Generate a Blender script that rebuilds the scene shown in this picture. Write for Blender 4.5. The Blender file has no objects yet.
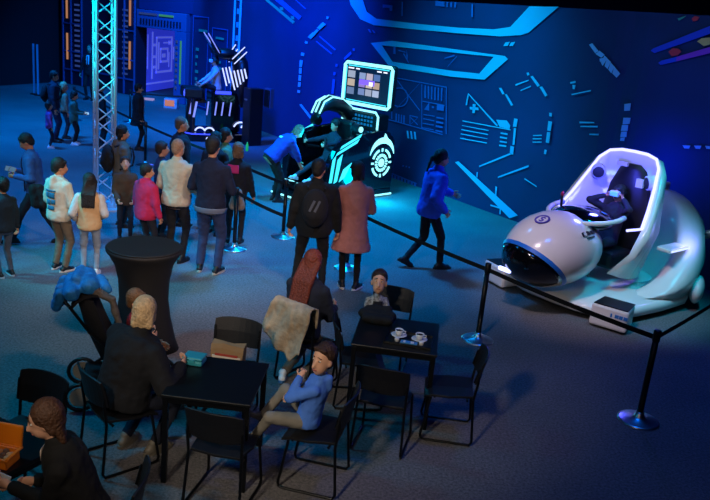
import bpy, bmesh, math, random
from mathutils import Vector as V, Matrix, noise as mnoise

random.seed(7)
S = bpy.context.scene
COL = S.collection
R = math.radians

# ---------------------------------------------------------------- camera
cd = bpy.data.cameras.new('camera'); cam = bpy.data.objects.new('camera', cd); COL.objects.link(cam)
cd.sensor_fit = 'HORIZONTAL'; cd.sensor_width = 36.0; cd.lens = 36.0*772/710; cd.clip_end = 200
def set_camera(H, pitch, roll):
    F = V((0, math.cos(pitch), -math.sin(pitch))); X = V((1, 0, 0)); U = X.cross(F)
    c, s = math.cos(roll), math.sin(roll)
    X2 = X*c + U*s; U2 = U*c - X*s
    m = Matrix((X2, U2, -F)).transposed().to_4x4(); m.translation = V((0, 0, H)); cam.matrix_world = m
set_camera(3.45, R(16.5), R(5.5))
S.camera = cam

# ---------------------------------------------------------------- world, lights, exposure
S.view_settings.view_transform = 'Standard'; S.view_settings.look = 'None'
S.view_settings.gamma = 1.0; S.view_settings.use_curve_mapping = False
S.view_settings.exposure = 0.0
w = bpy.data.worlds.new('hall_dark'); S.world = w; w.use_nodes = True
w.node_tree.nodes['Background'].inputs[0].default_value = (0.05, 0.16, 0.5, 1)
w.node_tree.nodes['Background'].inputs[1].default_value = 0.02

def spot(name, loc, target, color, power, size=60, blend=0.6, radius=0.3):
    l = bpy.data.lights.new(name, 'SPOT'); l.color = color; l.energy = power
    l.spot_size = R(size); l.spot_blend = blend; l.shadow_soft_size = radius
    o = bpy.data.objects.new(name, l); COL.objects.link(o); o.location = loc
    o.rotation_euler = (V(target)-V(loc)).to_track_quat('-Z', 'Y').to_euler()
    return o
def point(name, loc, color, power, radius=0.1):
    l = bpy.data.lights.new(name, 'POINT'); l.color = color; l.energy = power; l.shadow_soft_size = radius
    o = bpy.data.objects.new(name, l); COL.objects.link(o); o.location = loc
    return o
BLUE = (0.0, 0.16, 1.0); CYAN = (0.0, 0.5, 1.0); TEAL = (0.02, 0.62, 1.0); WARM = (1.0, 0.80, 0.62)
# name: (position, aim, cone, blend, radius, colour*power)
LIGHTS = {
 'wash_left': ((-9.0, 17.0, 6.8), (-9.6, 20.5, 0), 95, 0.9, 0.5, (0, 1200, 5400)),
 'wash_left_mid': ((-6.5, 13.0, 6.8), (-5.6, 13.6, 0), 85, 0.9, 0.5, (0, 600, 2800)),
 'wash_far': ((-5.5, 21.0, 6.8), (-6.5, 24.0, 0), 100, 0.9, 0.5, (0, 560, 2500)),
 'wash_mid': ((-1.0, 13.0, 6.8), (-1.0, 13.3, 0), 85, 0.9, 0.5, (0, 1450, 4700)),
 'wash_machine': ((1.0, 15.0, 6.8), (0.8, 15.0, 0), 70, 0.8, 0.4, (0, 300, 600)),
 'backdrop_left': ((-5.0, 17.0, 6.5), (-2.4, 22.3, 2.4), 85, 0.9, 0.5, (0, 760, 7000)),
 'backdrop_centre': ((-1.5, 12.5, 6.5), (2.0, 16.0, 2.0), 62, 0.9, 0.5, (0, 1050, 1850)),
 'backdrop_right': ((1.0, 8.5, 6.5), (4.6, 12.6, 2.6), 55, 0.9, 0.5, (90, 150, 200)),
 'warm_queue': ((1.5, 4.0, 6.5), (-2.3, 9.0, 0.2), 36, 0.8, 0.3, (1050, 780, 620)),
 'queue_front': ((-0.6, 0.5, 4.8), (-2.4, 10.2, 1.25), 32, 0.8, 0.3, (1700, 1180, 900)),
 'table_front': ((-2.4, 0.2, 4.6), (-0.2, 6.0, 0.7), 34, 0.8, 0.3, (800, 680, 540)),
 'left_table': ((0.5, 0.2, 4.6), (-1.7, 4.8, 0.9), 34, 0.8, 0.3, (200, 155, 120)),
 'cyan_queue': ((-8.0, 8.6, 5.5), (-3.9, 9.5, 1.0), 26, 0.8, 0.3, (0, 1500, 2200)),
 'front_right': ((2.5, 7.0, 6.8), (2.0, 7.0, 0), 90, 0.9, 0.5, (0, 60, 376)),
 'ship_key': ((0.2, 6.0, 6.4), (3.0, 10.0, 0.7), 26, 0.7, 0.3, (900, 730, 820)),
 'ship_cyan': ((4.2, 8.2, 6.4), (3.95, 10.2, 0.3), 26, 0.7, 0.3, (0, 620, 900)),
 'front_bottom': ((0.5, 2.0, 6.5), (0.8, 4.6, 0), 60, 0.9, 0.4, (75, 62, 60)),
 'left_front': ((-5.5, 6.5, 6.8), (-3.5, 7.5, 0), 75, 0.9, 0.4, (0, 620, 1150)),
 'truss_light': ((-6.5, 10.5, 4.5), (-4.34, 12.78, 2.8), 30, 0.8, 0.2, (0, 1900, 2200)),
 'gate_light': ((-7.0, 25.0, 6.8), (-9.0, 30.0, 1.5), 80, 0.9, 0.4, (0, 600, 3200)),
}
def rgb_spot(name):
    loc, aim, cone, blend, rad, e = LIGHTS[name]; p = max(e)
    if p <= 0: return
    spot(name, loc, aim, tuple(c/p for c in e), p, cone, blend, rad)
for _n in LIGHTS: rgb_spot(_n)

# ---------------------------------------------------------------- materials
def lin(h):
    h = h.lstrip('#'); out = []
    for i in (0, 2, 4):
        c = int(h[i:i+2], 16)/255
        out.append(c/12.92 if c <= 0.04045 else ((c+0.055)/1.055)**2.4)
    return (*out, 1)
_m = {}
def mat(name, col, rough=0.6, metal=0.0, emit=None, es=0.0, bump=0.0, bscale=40.0, var=0.0, coat=0.0, detail=3.0):
    if name in _m: return _m[name]
    m = bpy.data.materials.new(name); m.use_nodes = True; nt = m.node_tree; b = nt.nodes['Principled BSDF']
    c = lin(col) if isinstance(col, str) else col
    b.inputs['Base Color'].default_value = c; b.inputs['Roughness'].default_value = rough; b.inputs['Metallic'].default_value = metal
    if coat: b.inputs['Coat Weight'].default_value = coat
    if emit:
        b.inputs['Emission Color'].default_value = lin(emit); b.inputs['Emission Strength'].default_value = es
    if bump or var:
        tc = nt.nodes.new('ShaderNodeTexCoord'); n = nt.nodes.new('ShaderNodeTexNoise'); n.inputs['Scale'].default_value = bscale; n.inputs['Detail'].default_value = detail
        nt.links.new(tc.outputs['Object'], n.inputs['Vector'])
        if bump:
            bp = nt.nodes.new('ShaderNodeBump'); bp.inputs['Strength'].default_value = bump; bp.inputs['Distance'].default_value = 0.02
            nt.links.new(n.outputs['Fac'], bp.inputs['Height']); nt.links.new(bp.outputs['Normal'], b.inputs['Normal'])
        if var:
            r = nt.nodes.new('ShaderNodeValToRGB'); r.color_ramp.elements[0].position = 0.3; r.color_ramp.elements[1].position = 0.7
            r.color_ramp.elements[0].color = (*[x*(1-var) for x in c[:3]], 1); r.color_ramp.elements[1].color = (*[min(1, x*(1+var)) for x in c[:3]], 1)
            nt.links.new(n.outputs['Fac'], r.inputs['Fac']); nt.links.new(r.outputs['Color'], b.inputs['Base Color'])
    _m[name] = m
    return m
def cloth(col, var=0.09):
    return mat('cloth_'+col.strip('#'), col, 0.9, bump=0.55, bscale=11, var=var)
def led(name, col, es): return mat(name, '#101418', 0.4, emit=col, es=es)
M_black = mat('black_plastic', '#0b0c0f', 0.45)
M_blackg = mat('black_gloss', '#05060a', 0.12, coat=0.6)
M_frame = mat('black_tube', '#0c0d10', 0.35, metal=0.3)
M_chrome = mat('chrome', '#d8dbe0', 0.3, metal=1.0)
M_white = mat('white_gloss', '#e6e2dc', 0.22, coat=0.5)
M_whitem = mat('white_matt', '#dcdcdc', 0.6)
M_alu = mat('aluminium', '#c9cdd2', 0.4, metal=0.35)
M_ceil = mat('black_ceiling', '#040405', 0.9)
L_white = led('led_cool_white', '#b4c2ff', 1.7)
L_cyan = led('led_cyan', '#3fe0ff', 1.5)
L_cyanw = led('led_cyan_white', '#8cf0ff', 1.9)
L_blue = led('led_blue', '#3040ff', 2.5)
L_lav = led('led_lavender', '#8090ff', 1.2)

def carpet():
    m = bpy.data.materials.new('carpet'); m.use_nodes = True; nt = m.node_tree; b = nt.nodes['Principled BSDF']
    b.inputs['Roughness'].default_value = 0.95
    tc = nt.nodes.new('ShaderNodeTexCoord')
    n = nt.nodes.new('ShaderNodeTexNoise'); n.inputs['Scale'].default_value = 42; n.inputs['Detail'].default_value = 8; n.inputs['Roughness'].default_value = 0.75
    n2 = nt.nodes.new('ShaderNodeTexNoise'); n2.inputs['Scale'].default_value = 0.9; n2.inputs['Detail'].default_value = 4
    for q in (n, n2): nt.links.new(tc.outputs['Object'], q.inputs['Vector'])
    r = nt.nodes.new('ShaderNodeValToRGB'); r.color_ramp.elements[0].position = 0.36; r.color_ramp.elements[1].position = 0.68
    r.color_ramp.elements[0].color = (0.075, 0.075, 0.08, 1); r.color_ramp.elements[1].color = (0.26, 0.25, 0.255, 1)
    nt.links.new(n.outputs['Fac'], r.inputs['Fac'])
    r2 = nt.nodes.new('ShaderNodeValToRGB'); r2.color_ramp.elements[0].position = 0.3; r2.color_ramp.elements[1].position = 0.7
    r2.color_ramp.elements[0].color = (0.72, 0.72, 0.74, 1); r2.color_ramp.elements[1].color = (1, 0.98, 0.95, 1)
    nt.links.new(n2.outputs['Fac'], r2.inputs['Fac'])
    mx = nt.nodes.new('ShaderNodeMix'); mx.data_type = 'RGBA'; mx.blend_type = 'MULTIPLY'; mx.inputs['Factor'].default_value = 1
    nt.links.new(r.outputs['Color'], mx.inputs['A']); nt.links.new(r2.outputs['Color'], mx.inputs['B'])
    nt.links.new(mx.outputs['Result'], b.inputs['Base Color'])
    bp = nt.nodes.new('ShaderNodeBump'); bp.inputs['Strength'].default_value = 0.6; bp.inputs['Distance'].default_value = 0.02
    nt.links.new(n.outputs['Fac'], bp.inputs['Height']); nt.links.new(bp.outputs['Normal'], b.inputs['Normal'])
    return m
M_carpet = carpet()

# ---------------------------------------------------------------- mesh helpers
def tag(o, label=None, cat=None, group=None, kind=None):
    if label: o['label'] = label
    if cat: o['category'] = cat
    if group: o['group'] = group
    if kind: o['kind'] = kind
    return o
def empty(name, loc=(0, 0, 0), yaw=0):
    o = bpy.data.objects.new(name, None); COL.objects.link(o); o.location = loc; o.rotation_euler = (0, 0, R(yaw)); o.empty_display_size = 0.2
    return o
def basis(d):
    d = d.normalized(); a = V((0, 0, 1)) if abs(d.z) < 0.9 else V((1, 0, 0))
    x = d.cross(a).normalized(); return x, d.cross(x).normalized()
class MB:
    def __init__(s): s.v = []; s.f = []; s.mi = []; s.cur = 0
    def add(s, vs, fs):
        k = len(s.v); s.v += [tuple(q) for q in vs]
        for f in fs: s.f.append([k+i for i in f]); s.mi.append(s.cur)
        return s
    def box(s, c, size, rot=None):
        hx, hy, hz = size[0]/2, size[1]/2, size[2]/2
        vs = [V((x, y, z)) for x in (-hx, hx) for y in (-hy, hy) for z in (-hz, hz)]
        if rot is not None: vs = [rot @ q for q in vs]
        vs = [q+V(c) for q in vs]
        return s.add(vs, [(0, 1, 3, 2), (4, 6, 7, 5), (0, 4, 5, 1), (2, 3, 7, 6), (0, 2, 6, 4), (1, 5, 7, 3)])
    def ring_loft(s, rings, cap=True, closed=False):
        n = len(rings[0]); vs = [q for r in rings for q in r]; fs = []
        m = len(rings)
        for i in range(m if closed else m-1):
            a, b = i*n, ((i+1) % m)*n
            for j in range(n):
                fs.append((a+j, a+(j+1) % n, b+(j+1) % n, b+j))
        if cap and not closed:
            vs.append(sum((V(q) for q in rings[0]), V())/n); vs.append(sum((V(q) for q in rings[-1]), V())/n)
            k0, k1 = len(vs)-2, len(vs)-1
            for j in range(n):
                fs.append((k0, (j+1) % n, j)); fs.append((k1, (m-1)*n+j, (m-1)*n+(j+1) % n))
        return s.add(vs, fs)
    def cyl(s, a, b, r, r2=None, n=12):
        a, b = V(a), V(b); x, y = basis(b-a); r2 = r if r2 is None else r2
        return s.ring_loft([[a+(x*math.cos(t)+y*math.sin(t))*r for t in [2*math.pi*i/n for i in range(n)]], [b+(x*math.cos(t)+y*math.sin(t))*r2 for t in [2*math.pi*i/n for i in range(n)]]])
    def tube(s, pts, r, n=8, closed=False):
        pts = [V(p) for p in pts]; rings = []; m = len(pts); x = None
        for i, p in enumerate(pts):
            if closed: d = pts[(i+1) % m]-pts[i-1]
            else: d = pts[min(i+1, m-1)]-pts[max(i-1, 0)]
            d.normalize()
            if x is None: x, y = basis(d)
            else:
                x = (x-d*x.dot(d)).normalized()
            y = d.cross(x)
            rr = r[i] if isinstance(r, (list, tuple)) else r
            rings.append([p+(x*math.cos(t)+y*math.sin(t))*rr for t in [2*math.pi*k/n for k in range(n)]])
        return s.ring_loft(rings, closed=closed)
    def capsule(s, a, ra, b, rb, n=12, flat=None):
        a, b = V(a), V(b); d = b-a
        if d.length < 1e-5: d = V((0, 0, 1e-4)); b = a+d
        x, y = basis(d); d = d.normalized(); rings = []
        for c, r, angs in ((a, ra, (-84, -55, -25)), (b, rb, (0, 30, 58, 84))):
            for g in angs:
                g = R(g); rings.append([c+d*(r*math.sin(g))+(x*math.cos(t)+y*math.sin(t))*(r*math.cos(g)) for t in [2*math.pi*k/n for k in range(n)]])
        return s.ring_loft(rings)
    def ell(s, c, rad, M=None, n=14, m=9, front=None):
        c = V(c); rings = []
        for i in range(m+1):
            g = -math.pi/2+math.pi*(0.03+0.94*i/m)
            ring = []
            for k in range(n):
                t = 2*math.pi*k/n
                q = V((rad[0]*math.cos(g)*math.cos(t), rad[1]*math.cos(g)*math.sin(t), rad[2]*math.sin(g)))
                if M is not None: q = M @ q
                ring.append(c+q)
            rings.append(ring)
        return s.ring_loft(rings)
    def lathe(s, prof, c=(0, 0, 0), n=24, cap=True):
        c = V(c)
        return s.ring_loft([[c+V((r*math.cos(t), r*math.sin(t), z)) for t in [2*math.pi*k/n for k in range(n)]] for r, z in prof], cap=cap)
    def prism(s, poly, depth, M):
        """poly in local xy, extruded along local z by depth, then M (4x4)."""
        n = len(poly); vs = [M @ V((p[0], p[1], 0)) for p in poly]+[M @ V((p[0], p[1], depth)) for p in poly]
        fs = [tuple(reversed(range(n))), tuple(range(n, 2*n))]+[(i, (i+1) % n, n+(i+1) % n, n+i) for i in range(n)]
        return s.add(vs, fs)
    def build(s, name, material, parent=None, smooth=False, bevel=0.0, remesh=0.0, extra=None, smooth_it=6, folds=0.0):
        me = bpy.data.meshes.new(name); me.from_pydata(s.v, [], s.f)
        mats = material if isinstance(material, (list, tuple)) else [material]
        for m in mats: me.materials.append(m)
        if len(mats) > 1: me.polygons.foreach_set('material_index', s.mi)
        bm = bmesh.new(); bm.from_mesh(me); bmesh.ops.recalc_face_normals(bm, faces=bm.faces); bm.to_mesh(me); bm.free()
        if smooth: me.polygons.foreach_set('use_smooth', [True]*len(me.polygons))
        me.update()
        o = bpy.data.objects.new(name, me); COL.objects.link(o)
        if parent is not None: o.parent = parent
        if remesh:
            md = o.modifiers.new('r', 'REMESH'); md.mode = 'VOXEL'; md.voxel_size = remesh; md.use_smooth_shade = True
            sm = o.modifiers.new('s', 'SMOOTH'); sm.factor = 0.5; sm.iterations = smooth_it
            if folds:
                tx = bpy.data.textures.get('fold_noise')
                if tx is None: tx = bpy.data.textures.new('fold_noise', 'CLOUDS'); tx.noise_scale = 0.075; tx.noise_depth = 2
                dm = o.modifiers.new('d', 'DISPLACE'); dm.texture = tx; dm.strength = folds; dm.mid_level = 0.5
            REM.append((o, extra))
        elif bevel:
            md = o.modifiers.new('b', 'BEVEL'); md.width = bevel; md.segments = 2; md.limit_method = 'ANGLE'
        return o
REM = []
def flush_remesh():
    dg = bpy.context.evaluated_depsgraph_get(); dg.update(); new = []
    for o, extra in REM:
        me = bpy.data.meshes.new_from_object(o.evaluated_get(dg)); new.append(me)
    for (o, extra), me in zip(REM, new):
        old = o.data; mats = list(old.materials); o.modifiers.clear()
        if extra is not None and extra.v:
            bm = bmesh.new(); bm.from_mesh(me)
            vs = [bm.verts.new(q) for q in extra.v]
            for f in extra.f:
                try:
                    nf = bm.faces.new([vs[i] for i in f]); nf.smooth = True
                except ValueError: pass
            bm.to_mesh(me); bm.free()
        me.materials.clear()
        for m in mats: me.materials.append(m)
        me.name = old.name+'_mesh'; o.data = me
        me.polygons.foreach_set('use_smooth', [True]*len(me.polygons))
    REM.clear()
def xform(o, d, up=(0, 0, 1)):
    """4x4 with local x along d, local y along up, local z = normal."""
    x = V(d).normalized(); y = V(up).normalized(); z = x.cross(y).normalized(); y = z.cross(x)
    m = Matrix((x, y, z)).transposed().to_4x4(); m.translation = V(o); return m

# ---------------------------------------------------------------- the hall
def slab(name, c, size, m):
    o = MB().box(c, size).build(name, m); o['kind'] = 'structure'; return o
slab('floor', (-3, 16, -0.05), (46, 52, 0.1), M_carpet)
slab('ceiling', (-3, 16, 7.35), (46, 52, 0.1), M_ceil)
M_wall = mat('dark_hall_wall', '#0a0f1c', 0.9)
slab('wall_back', (-3, 42.1, 3.65), (46, 0.2, 7.3), M_wall)
slab('wall_right', (20.1, 16, 3.65), (0.2, 52, 7.3), M_wall)
slab('wall_front', (-3, -10.1, 3.65), (46, 0.2, 7.3), M_wall)
# dark drape wall closing the hall on the left, running from the gate towards the viewer
dl = V((-16.4, 18.0, 0))-V((-12.7, 30.6, 0)); rot = Matrix.Rotation(math.atan2(dl.y, dl.x), 3, 'Z')
o = MB().box(V((-14.6, 24.3, 2.6)), (dl.length+8, 0.15, 5.2), rot).build('wall_left', mat('navy_drape', '#070a16', 0.95, bump=0.5, bscale=3)); o['kind'] = 'structure'

# ---- printed backdrop along the long side of the stage
B0 = V((0.61, 18.06, 0)); BD = V((0.58379, -0.81191, 0)); BN = V((-0.81191, -0.58379, 0))
def bw(s, z, out=0.0): return B0+BD*s+V((0, 0, z))+BN*out
M_back = mat('backdrop_navy', '#10285c', 0.75, var=0.25, bscale=0.5, bump=0.15)
def sheet():
    mb = MB(); s0, s1, n = -12.2, 11.0, 160; rows = []
    for side in (0, 1):
        for z in (0.0, 4.0):
            ring = []
            for i in range(n+1):
                s = s0+(s1-s0)*i/n
                fold = 0.012*math.sin(s*2.2)+(0.02*math.sin(s*9)*max(0, 1-abs(s-6.1)/0.9))
                ring.append(bw(s, z, fold+(-0.04 if side else 0)))
            rows.append(ring)
    vs = [q for r in rows for q in r]; m = n+1; fs = []
    for i in range(n):
        fs.append((i, i+1, m+i+1, m+i)); fs.append((2*m+i, 3*m+i, 3*m+i+1, 2*m+i+1))
        fs.append((m+i, m+i+1, 3*m+i+1, 3*m+i)); fs.append((i, 2*m+i, 2*m+i+1, i+1))
    fs += [(0, m, 3*m, 2*m), (n, 2*m+n, 3*m+n, m+n)]
    mb.add(vs, fs); return mb
backdrop = tag(sheet().build('stage_backdrop', M_back), 'dark blue printed backdrop of a spaceship interior behind the machines', 'backdrop')
PC = dict(cyan='#48bce0', blue='#2a62b4', pale='#86c2f0', green='#3fae8c', royal='#2447d8', magenta='#a03ac8', red='#e0384a', yellow='#e8c070')
PRINTS = [
 ('upper_window_print','cyan',[[(-2.27,3.98),(-2.15,3.8),(-1.69,3.49),(-1.11,3.38),(0.59,3.38),(1.9,3.39),(3.09,3.41),(3.64,3.47),(3.83,3.53),(4.45,4.01),(3.75,3.99),(3.34,3.6),(2.91,3.53),(1.88,3.5),(0.57,3.5),(-1.03,3.53),(-1.45,3.67),(-1.71,4.0)]]),
 ('lower_window_print','cyan',[[(-1.16,2.97),(-0.32,2.5),(1.84,2.51),(2.84,2.56),(3.4,3.01),(3.3,3.06),(3.02,3.03),(2.67,2.66),(1.82,2.63),(-0.24,2.62),(-0.72,2.96)],[(-1.16,2.97),(-0.72,2.95),(3.02,3.02),(3.3,3.06),(-0.32,3.08)]]),
 ('mark','blue',[[(-0.83,3.86),(-0.45,3.85),(-0.44,3.73),(-0.54,3.73),(-0.55,3.79),(-0.82,3.79)],[(-1.34,3.28),(-1.26,3.28),(-1.16,3.2),(-1.25,3.21)],[(-1.17,3.27),(-1.09,3.26),(-1.0,3.2),(-1.08,3.21)]]),
 ('mark','cyan',[[(3.27,3.31),(3.38,3.33),(3.34,3.25),(3.23,3.24)],[(3.42,3.32),(3.52,3.34),(3.48,3.26),(3.38,3.25)]]),
 ('stripe','green',[[(-6.86,3.85),(-6.65,3.86),(-4.82,3.26),(-4.92,3.2)]]),
 ('stripe','blue',[[(-6.28,3.87),(-5.81,3.88),(-4.47,3.41),(-4.61,3.32)],[(-4.88,3.83),(-4.82,3.83),(-4.26,3.62),(-4.31,3.61)]]),
 ('mark','green',[[(-5.72,3.61),(-5.54,3.61),(-5.5,3.53),(-5.68,3.54)],[(-5.06,3.4),(-4.9,3.4),(-4.86,3.32),(-5.02,3.33)]]),
 ('glyph','pale',[[(-4.08,2.91),(-3.92,2.87),(-3.68,3.01),(-3.84,3.05)],[(-3.81,3.04),(-3.71,3.01),(-3.55,3.11),(-3.65,3.14)],[(-3.65,3.17),(-3.5,3.13),(-3.23,3.28),(-3.38,3.33)],[(-4.19,2.8),(-4.06,2.78),(-4.08,2.73),(-4.21,2.74)],[(-3.21,3.48),(-3.11,3.47),(-3.15,3.41),(-3.22,3.42)]]),
 ('stripe','blue',[[(-3.65,2.82),(-3.61,2.84),(-2.81,2.59),(-2.85,2.56)],[(-3.52,2.96),(-3.48,2.98),(-2.66,2.7),(-2.7,2.67)]]),
 ('glyph','pale',[[(-4.36,2.48),(-4.2,2.48),(-4.21,2.4),(-4.37,2.4)],[(-4.41,2.28),(-4.25,2.28),(-4.28,2.1),(-4.41,2.1)],[(-4.41,2.07),(-4.27,2.07),(-4.28,1.92),(-4.41,1.92)],[(-4.41,1.88),(-4.27,1.88),(-4.28,1.73),(-4.41,1.73)],[(-4.41,1.69),(-4.27,1.69),(-4.28,1.57),(-4.42,1.56)],[(-4.41,1.47),(-4.27,1.47),(-4.29,1.4),(-4.42,1.4)]]),
 ('glyph','blue',[[(-2.26,2.52),(-2.21,2.47),(-1.92,2.65),(-1.98,2.71)],[(-1.9,2.79),(-1.81,2.79),(-1.8,2.73),(-1.89,2.73)],[(-2.69,1.96),(-2.57,1.96),(-2.58,1.59),(-2.7,1.59)],[(-2.6,2.35),(-2.51,2.34),(-2.52,2.28),(-2.62,2.28)],[(-2.67,2.14),(-2.57,2.14),(-2.58,2.06),(-2.68,2.06)]]),
 ('stripe','cyan',[[(-4.27,1.09),(-4.16,1.12),(-3.23,0.69),(-3.33,0.64)]]),
 ('beam_print','cyan',[[(2.3,0.79),(2.4,0.83),(4.26,0.14),(4.06,0.03)]]),
 ('stripe','cyan',[[(2.41,2.23),(2.43,2.24),(3.39,1.74),(3.35,1.72)],[(2.41,2.22),(2.44,2.23),(2.43,2.0),(2.39,2.0)],[(3.83,1.28),(3.89,1.27),(3.04,0.84),(3.02,0.86)],[(3.59,0.73),(3.59,0.76),(4.33,1.14),(4.35,1.11)]]),
 ('mark','cyan',[[(2.6,2.05),(2.68,2.05),(2.69,1.88),(2.62,1.87)],[(2.52,1.98),(2.54,1.93),(2.79,1.95),(2.77,2.0)],[(3.32,1.84),(3.6,1.87),(3.72,1.79),(3.71,1.72),(3.44,1.72)]]),
 ('glyph','cyan',[[(3.79,1.94),(3.88,1.94),(3.88,1.79),(3.79,1.78)],[(3.82,1.76),(3.88,1.76),(3.9,1.45),(3.85,1.44)],[(3.8,1.41),(3.9,1.41),(3.9,1.26),(3.81,1.25)],[(3.27,2.45),(3.33,2.46),(3.44,2.36),(3.39,2.34)],[(3.45,2.35),(3.5,2.36),(3.71,2.18),(3.66,2.16)]]),
 ('glyph','cyan',[[(3.93,2.81),(3.98,2.82),(4.01,2.78),(3.96,2.76)],[(4.04,2.75),(4.09,2.77),(4.3,2.62),(4.25,2.59)],[(4.3,2.59),(4.36,2.61),(4.52,2.47),(4.47,2.44)],[(4.63,2.17),(4.69,2.17),(4.7,2.11),(4.64,2.11)],[(4.64,2.02),(4.73,2.02),(4.73,1.85),(4.65,1.85)],[(4.65,1.82),(4.73,1.83),(4.74,1.63),(4.66,1.63)],[(4.66,1.5),(4.71,1.5),(4.71,1.42),(4.66,1.42)]]),
 ('glyph','pale',[[(5.26,3.42),(5.32,3.45),(5.48,3.33),(5.42,3.29)],[(5.43,3.28),(5.5,3.34),(5.62,3.28),(5.56,3.23)],[(5.53,3.21),(5.6,3.23),(5.62,3.17),(5.55,3.16)],[(5.62,3.27),(5.69,3.23),(5.62,3.1),(5.57,3.15)],[(5.68,3.23),(5.77,3.18),(5.73,3.06),(5.66,3.1)],[(5.77,3.17),(5.86,3.11),(5.82,3.0),(5.75,3.05)],[(5.86,3.11),(6.0,3.01),(5.94,2.94),(5.84,3.0)]]),
 ('glyph','pale',[[(6.19,2.54),(6.31,2.57),(6.32,2.45),(6.21,2.43)],[(6.22,2.32),(6.36,2.34),(6.36,2.24),(6.23,2.21)],[(6.22,2.2),(6.34,2.22),(6.35,2.12),(6.22,2.1)],[(6.23,2.09),(6.34,2.11),(6.35,2.02),(6.23,2.0)],[(6.24,1.99),(6.32,2.01),(6.32,1.95),(6.24,1.94)]]),
 ('stripe','cyan',[[(3.69,2.57),(4.0,2.69),(4.01,2.67),(3.7,2.54)],[(3.84,2.48),(4.08,2.59),(4.09,2.57),(3.85,2.46)],[(5.06,2.56),(5.46,2.68),(5.47,2.66),(5.07,2.54)],[(5.34,2.12),(5.65,2.16),(5.66,2.14),(5.35,2.09)],[(5.38,2.05),(5.74,2.11),(5.74,2.08),(5.38,2.03)],[(5.6,1.95),(5.79,1.98),(5.79,1.95),(5.6,1.93)]]),
 ('mark','cyan',[[(4.99,2.76),(5.1,2.79),(5.11,2.76),(5.0,2.73)],[(5.05,2.72),(5.12,2.72),(5.11,2.65),(5.07,2.65)]]),
 ('stripe','cyan',[[(4.33,1.71),(4.53,1.75),(4.54,1.73),(4.33,1.69)],[(4.33,1.65),(4.54,1.69),(4.55,1.67),(4.34,1.63)],[(4.34,1.59),(4.56,1.63),(4.56,1.61),(4.35,1.57)]]),
 ('mark','pale',[[(7.38,2.07),(7.51,2.09),(7.5,2.04),(7.42,2.03)],[(7.57,2.1),(7.69,2.12),(7.68,2.07),(7.61,2.06)],[(7.75,2.13),(7.87,2.14),(7.86,2.1),(7.78,2.09)]]),
 ('stripe','royal',[[(6.49,3.42),(6.53,3.46),(7.45,3.87),(7.48,3.76),(6.57,3.39)],[(6.67,3.25),(6.72,3.29),(6.97,3.37),(6.98,3.3),(6.72,3.22)]]),
 ('stripe','magenta',[[(6.97,3.37),(7.52,3.57),(7.54,3.48),(6.98,3.3)]]),
 ('mark','red',[[(6.81,3.43),(6.87,3.49),(6.97,3.49),(7.03,3.45),(6.98,3.39),(6.88,3.37)],[(7.09,3.94),(7.13,3.98),(7.21,3.97),(7.19,3.92),(7.12,3.9)]]),
 ('mark','yellow',[[(7.26,3.62),(7.32,3.67),(7.46,3.69),(7.47,3.59),(7.38,3.56)]]),
 ('mark','green',[[(6.85,3.93),(6.99,3.98),(6.95,3.94),(6.88,3.9)]]),
 ('bar','pale',[[(0.56,1.17),(0.62,1.17),(0.68,1.01),(0.62,1.01)],[(0.69,1.18),(0.75,1.18),(0.81,1.02),(0.75,1.02)],[(0.82,1.19),(0.88,1.19),(0.94,1.03),(0.88,1.03)]]),
 ('text_row','cyan',[[(2.36,1.68),(3.74,1.72),(3.74,1.7),(2.36,1.66)],[(2.37,1.58),(3.15,1.61),(3.15,1.59),(2.36,1.57)],[(3.49,1.62),(3.68,1.63),(3.68,1.6),(3.49,1.59)],[(2.36,1.5),(3.15,1.53),(3.15,1.51),(2.36,1.48)],[(3.49,1.54),(3.68,1.55),(3.68,1.52),(3.49,1.51)],[(2.36,1.41),(3.15,1.44),(3.15,1.43),(2.36,1.39)],[(3.5,1.46),(3.69,1.47),(3.69,1.44),(3.5,1.43)],[(2.36,1.32),(3.15,1.36),(3.15,1.34),(2.36,1.3)],[(3.5,1.38),(3.69,1.4),(3.69,1.37),(3.5,1.35)]]),
 ('text_row','blue',[[(1.09,1.62),(1.47,1.64),(1.46,1.62),(1.09,1.6)],[(1.53,1.63),(1.76,1.64),(1.76,1.61),(1.53,1.6)],[(1.09,1.53),(1.47,1.54),(1.47,1.52),(1.09,1.51)],[(1.54,1.54),(1.77,1.55),(1.77,1.51),(1.54,1.5)],[(1.1,1.43),(1.47,1.45),(1.47,1.43),(1.09,1.41)],[(1.54,1.45),(1.77,1.46),(1.77,1.42),(1.54,1.41)],[(1.1,1.33),(1.48,1.35),(1.48,1.33),(1.1,1.31)],[(1.55,1.35),(1.78,1.36),(1.78,1.33),(1.55,1.32)]]),
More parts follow.
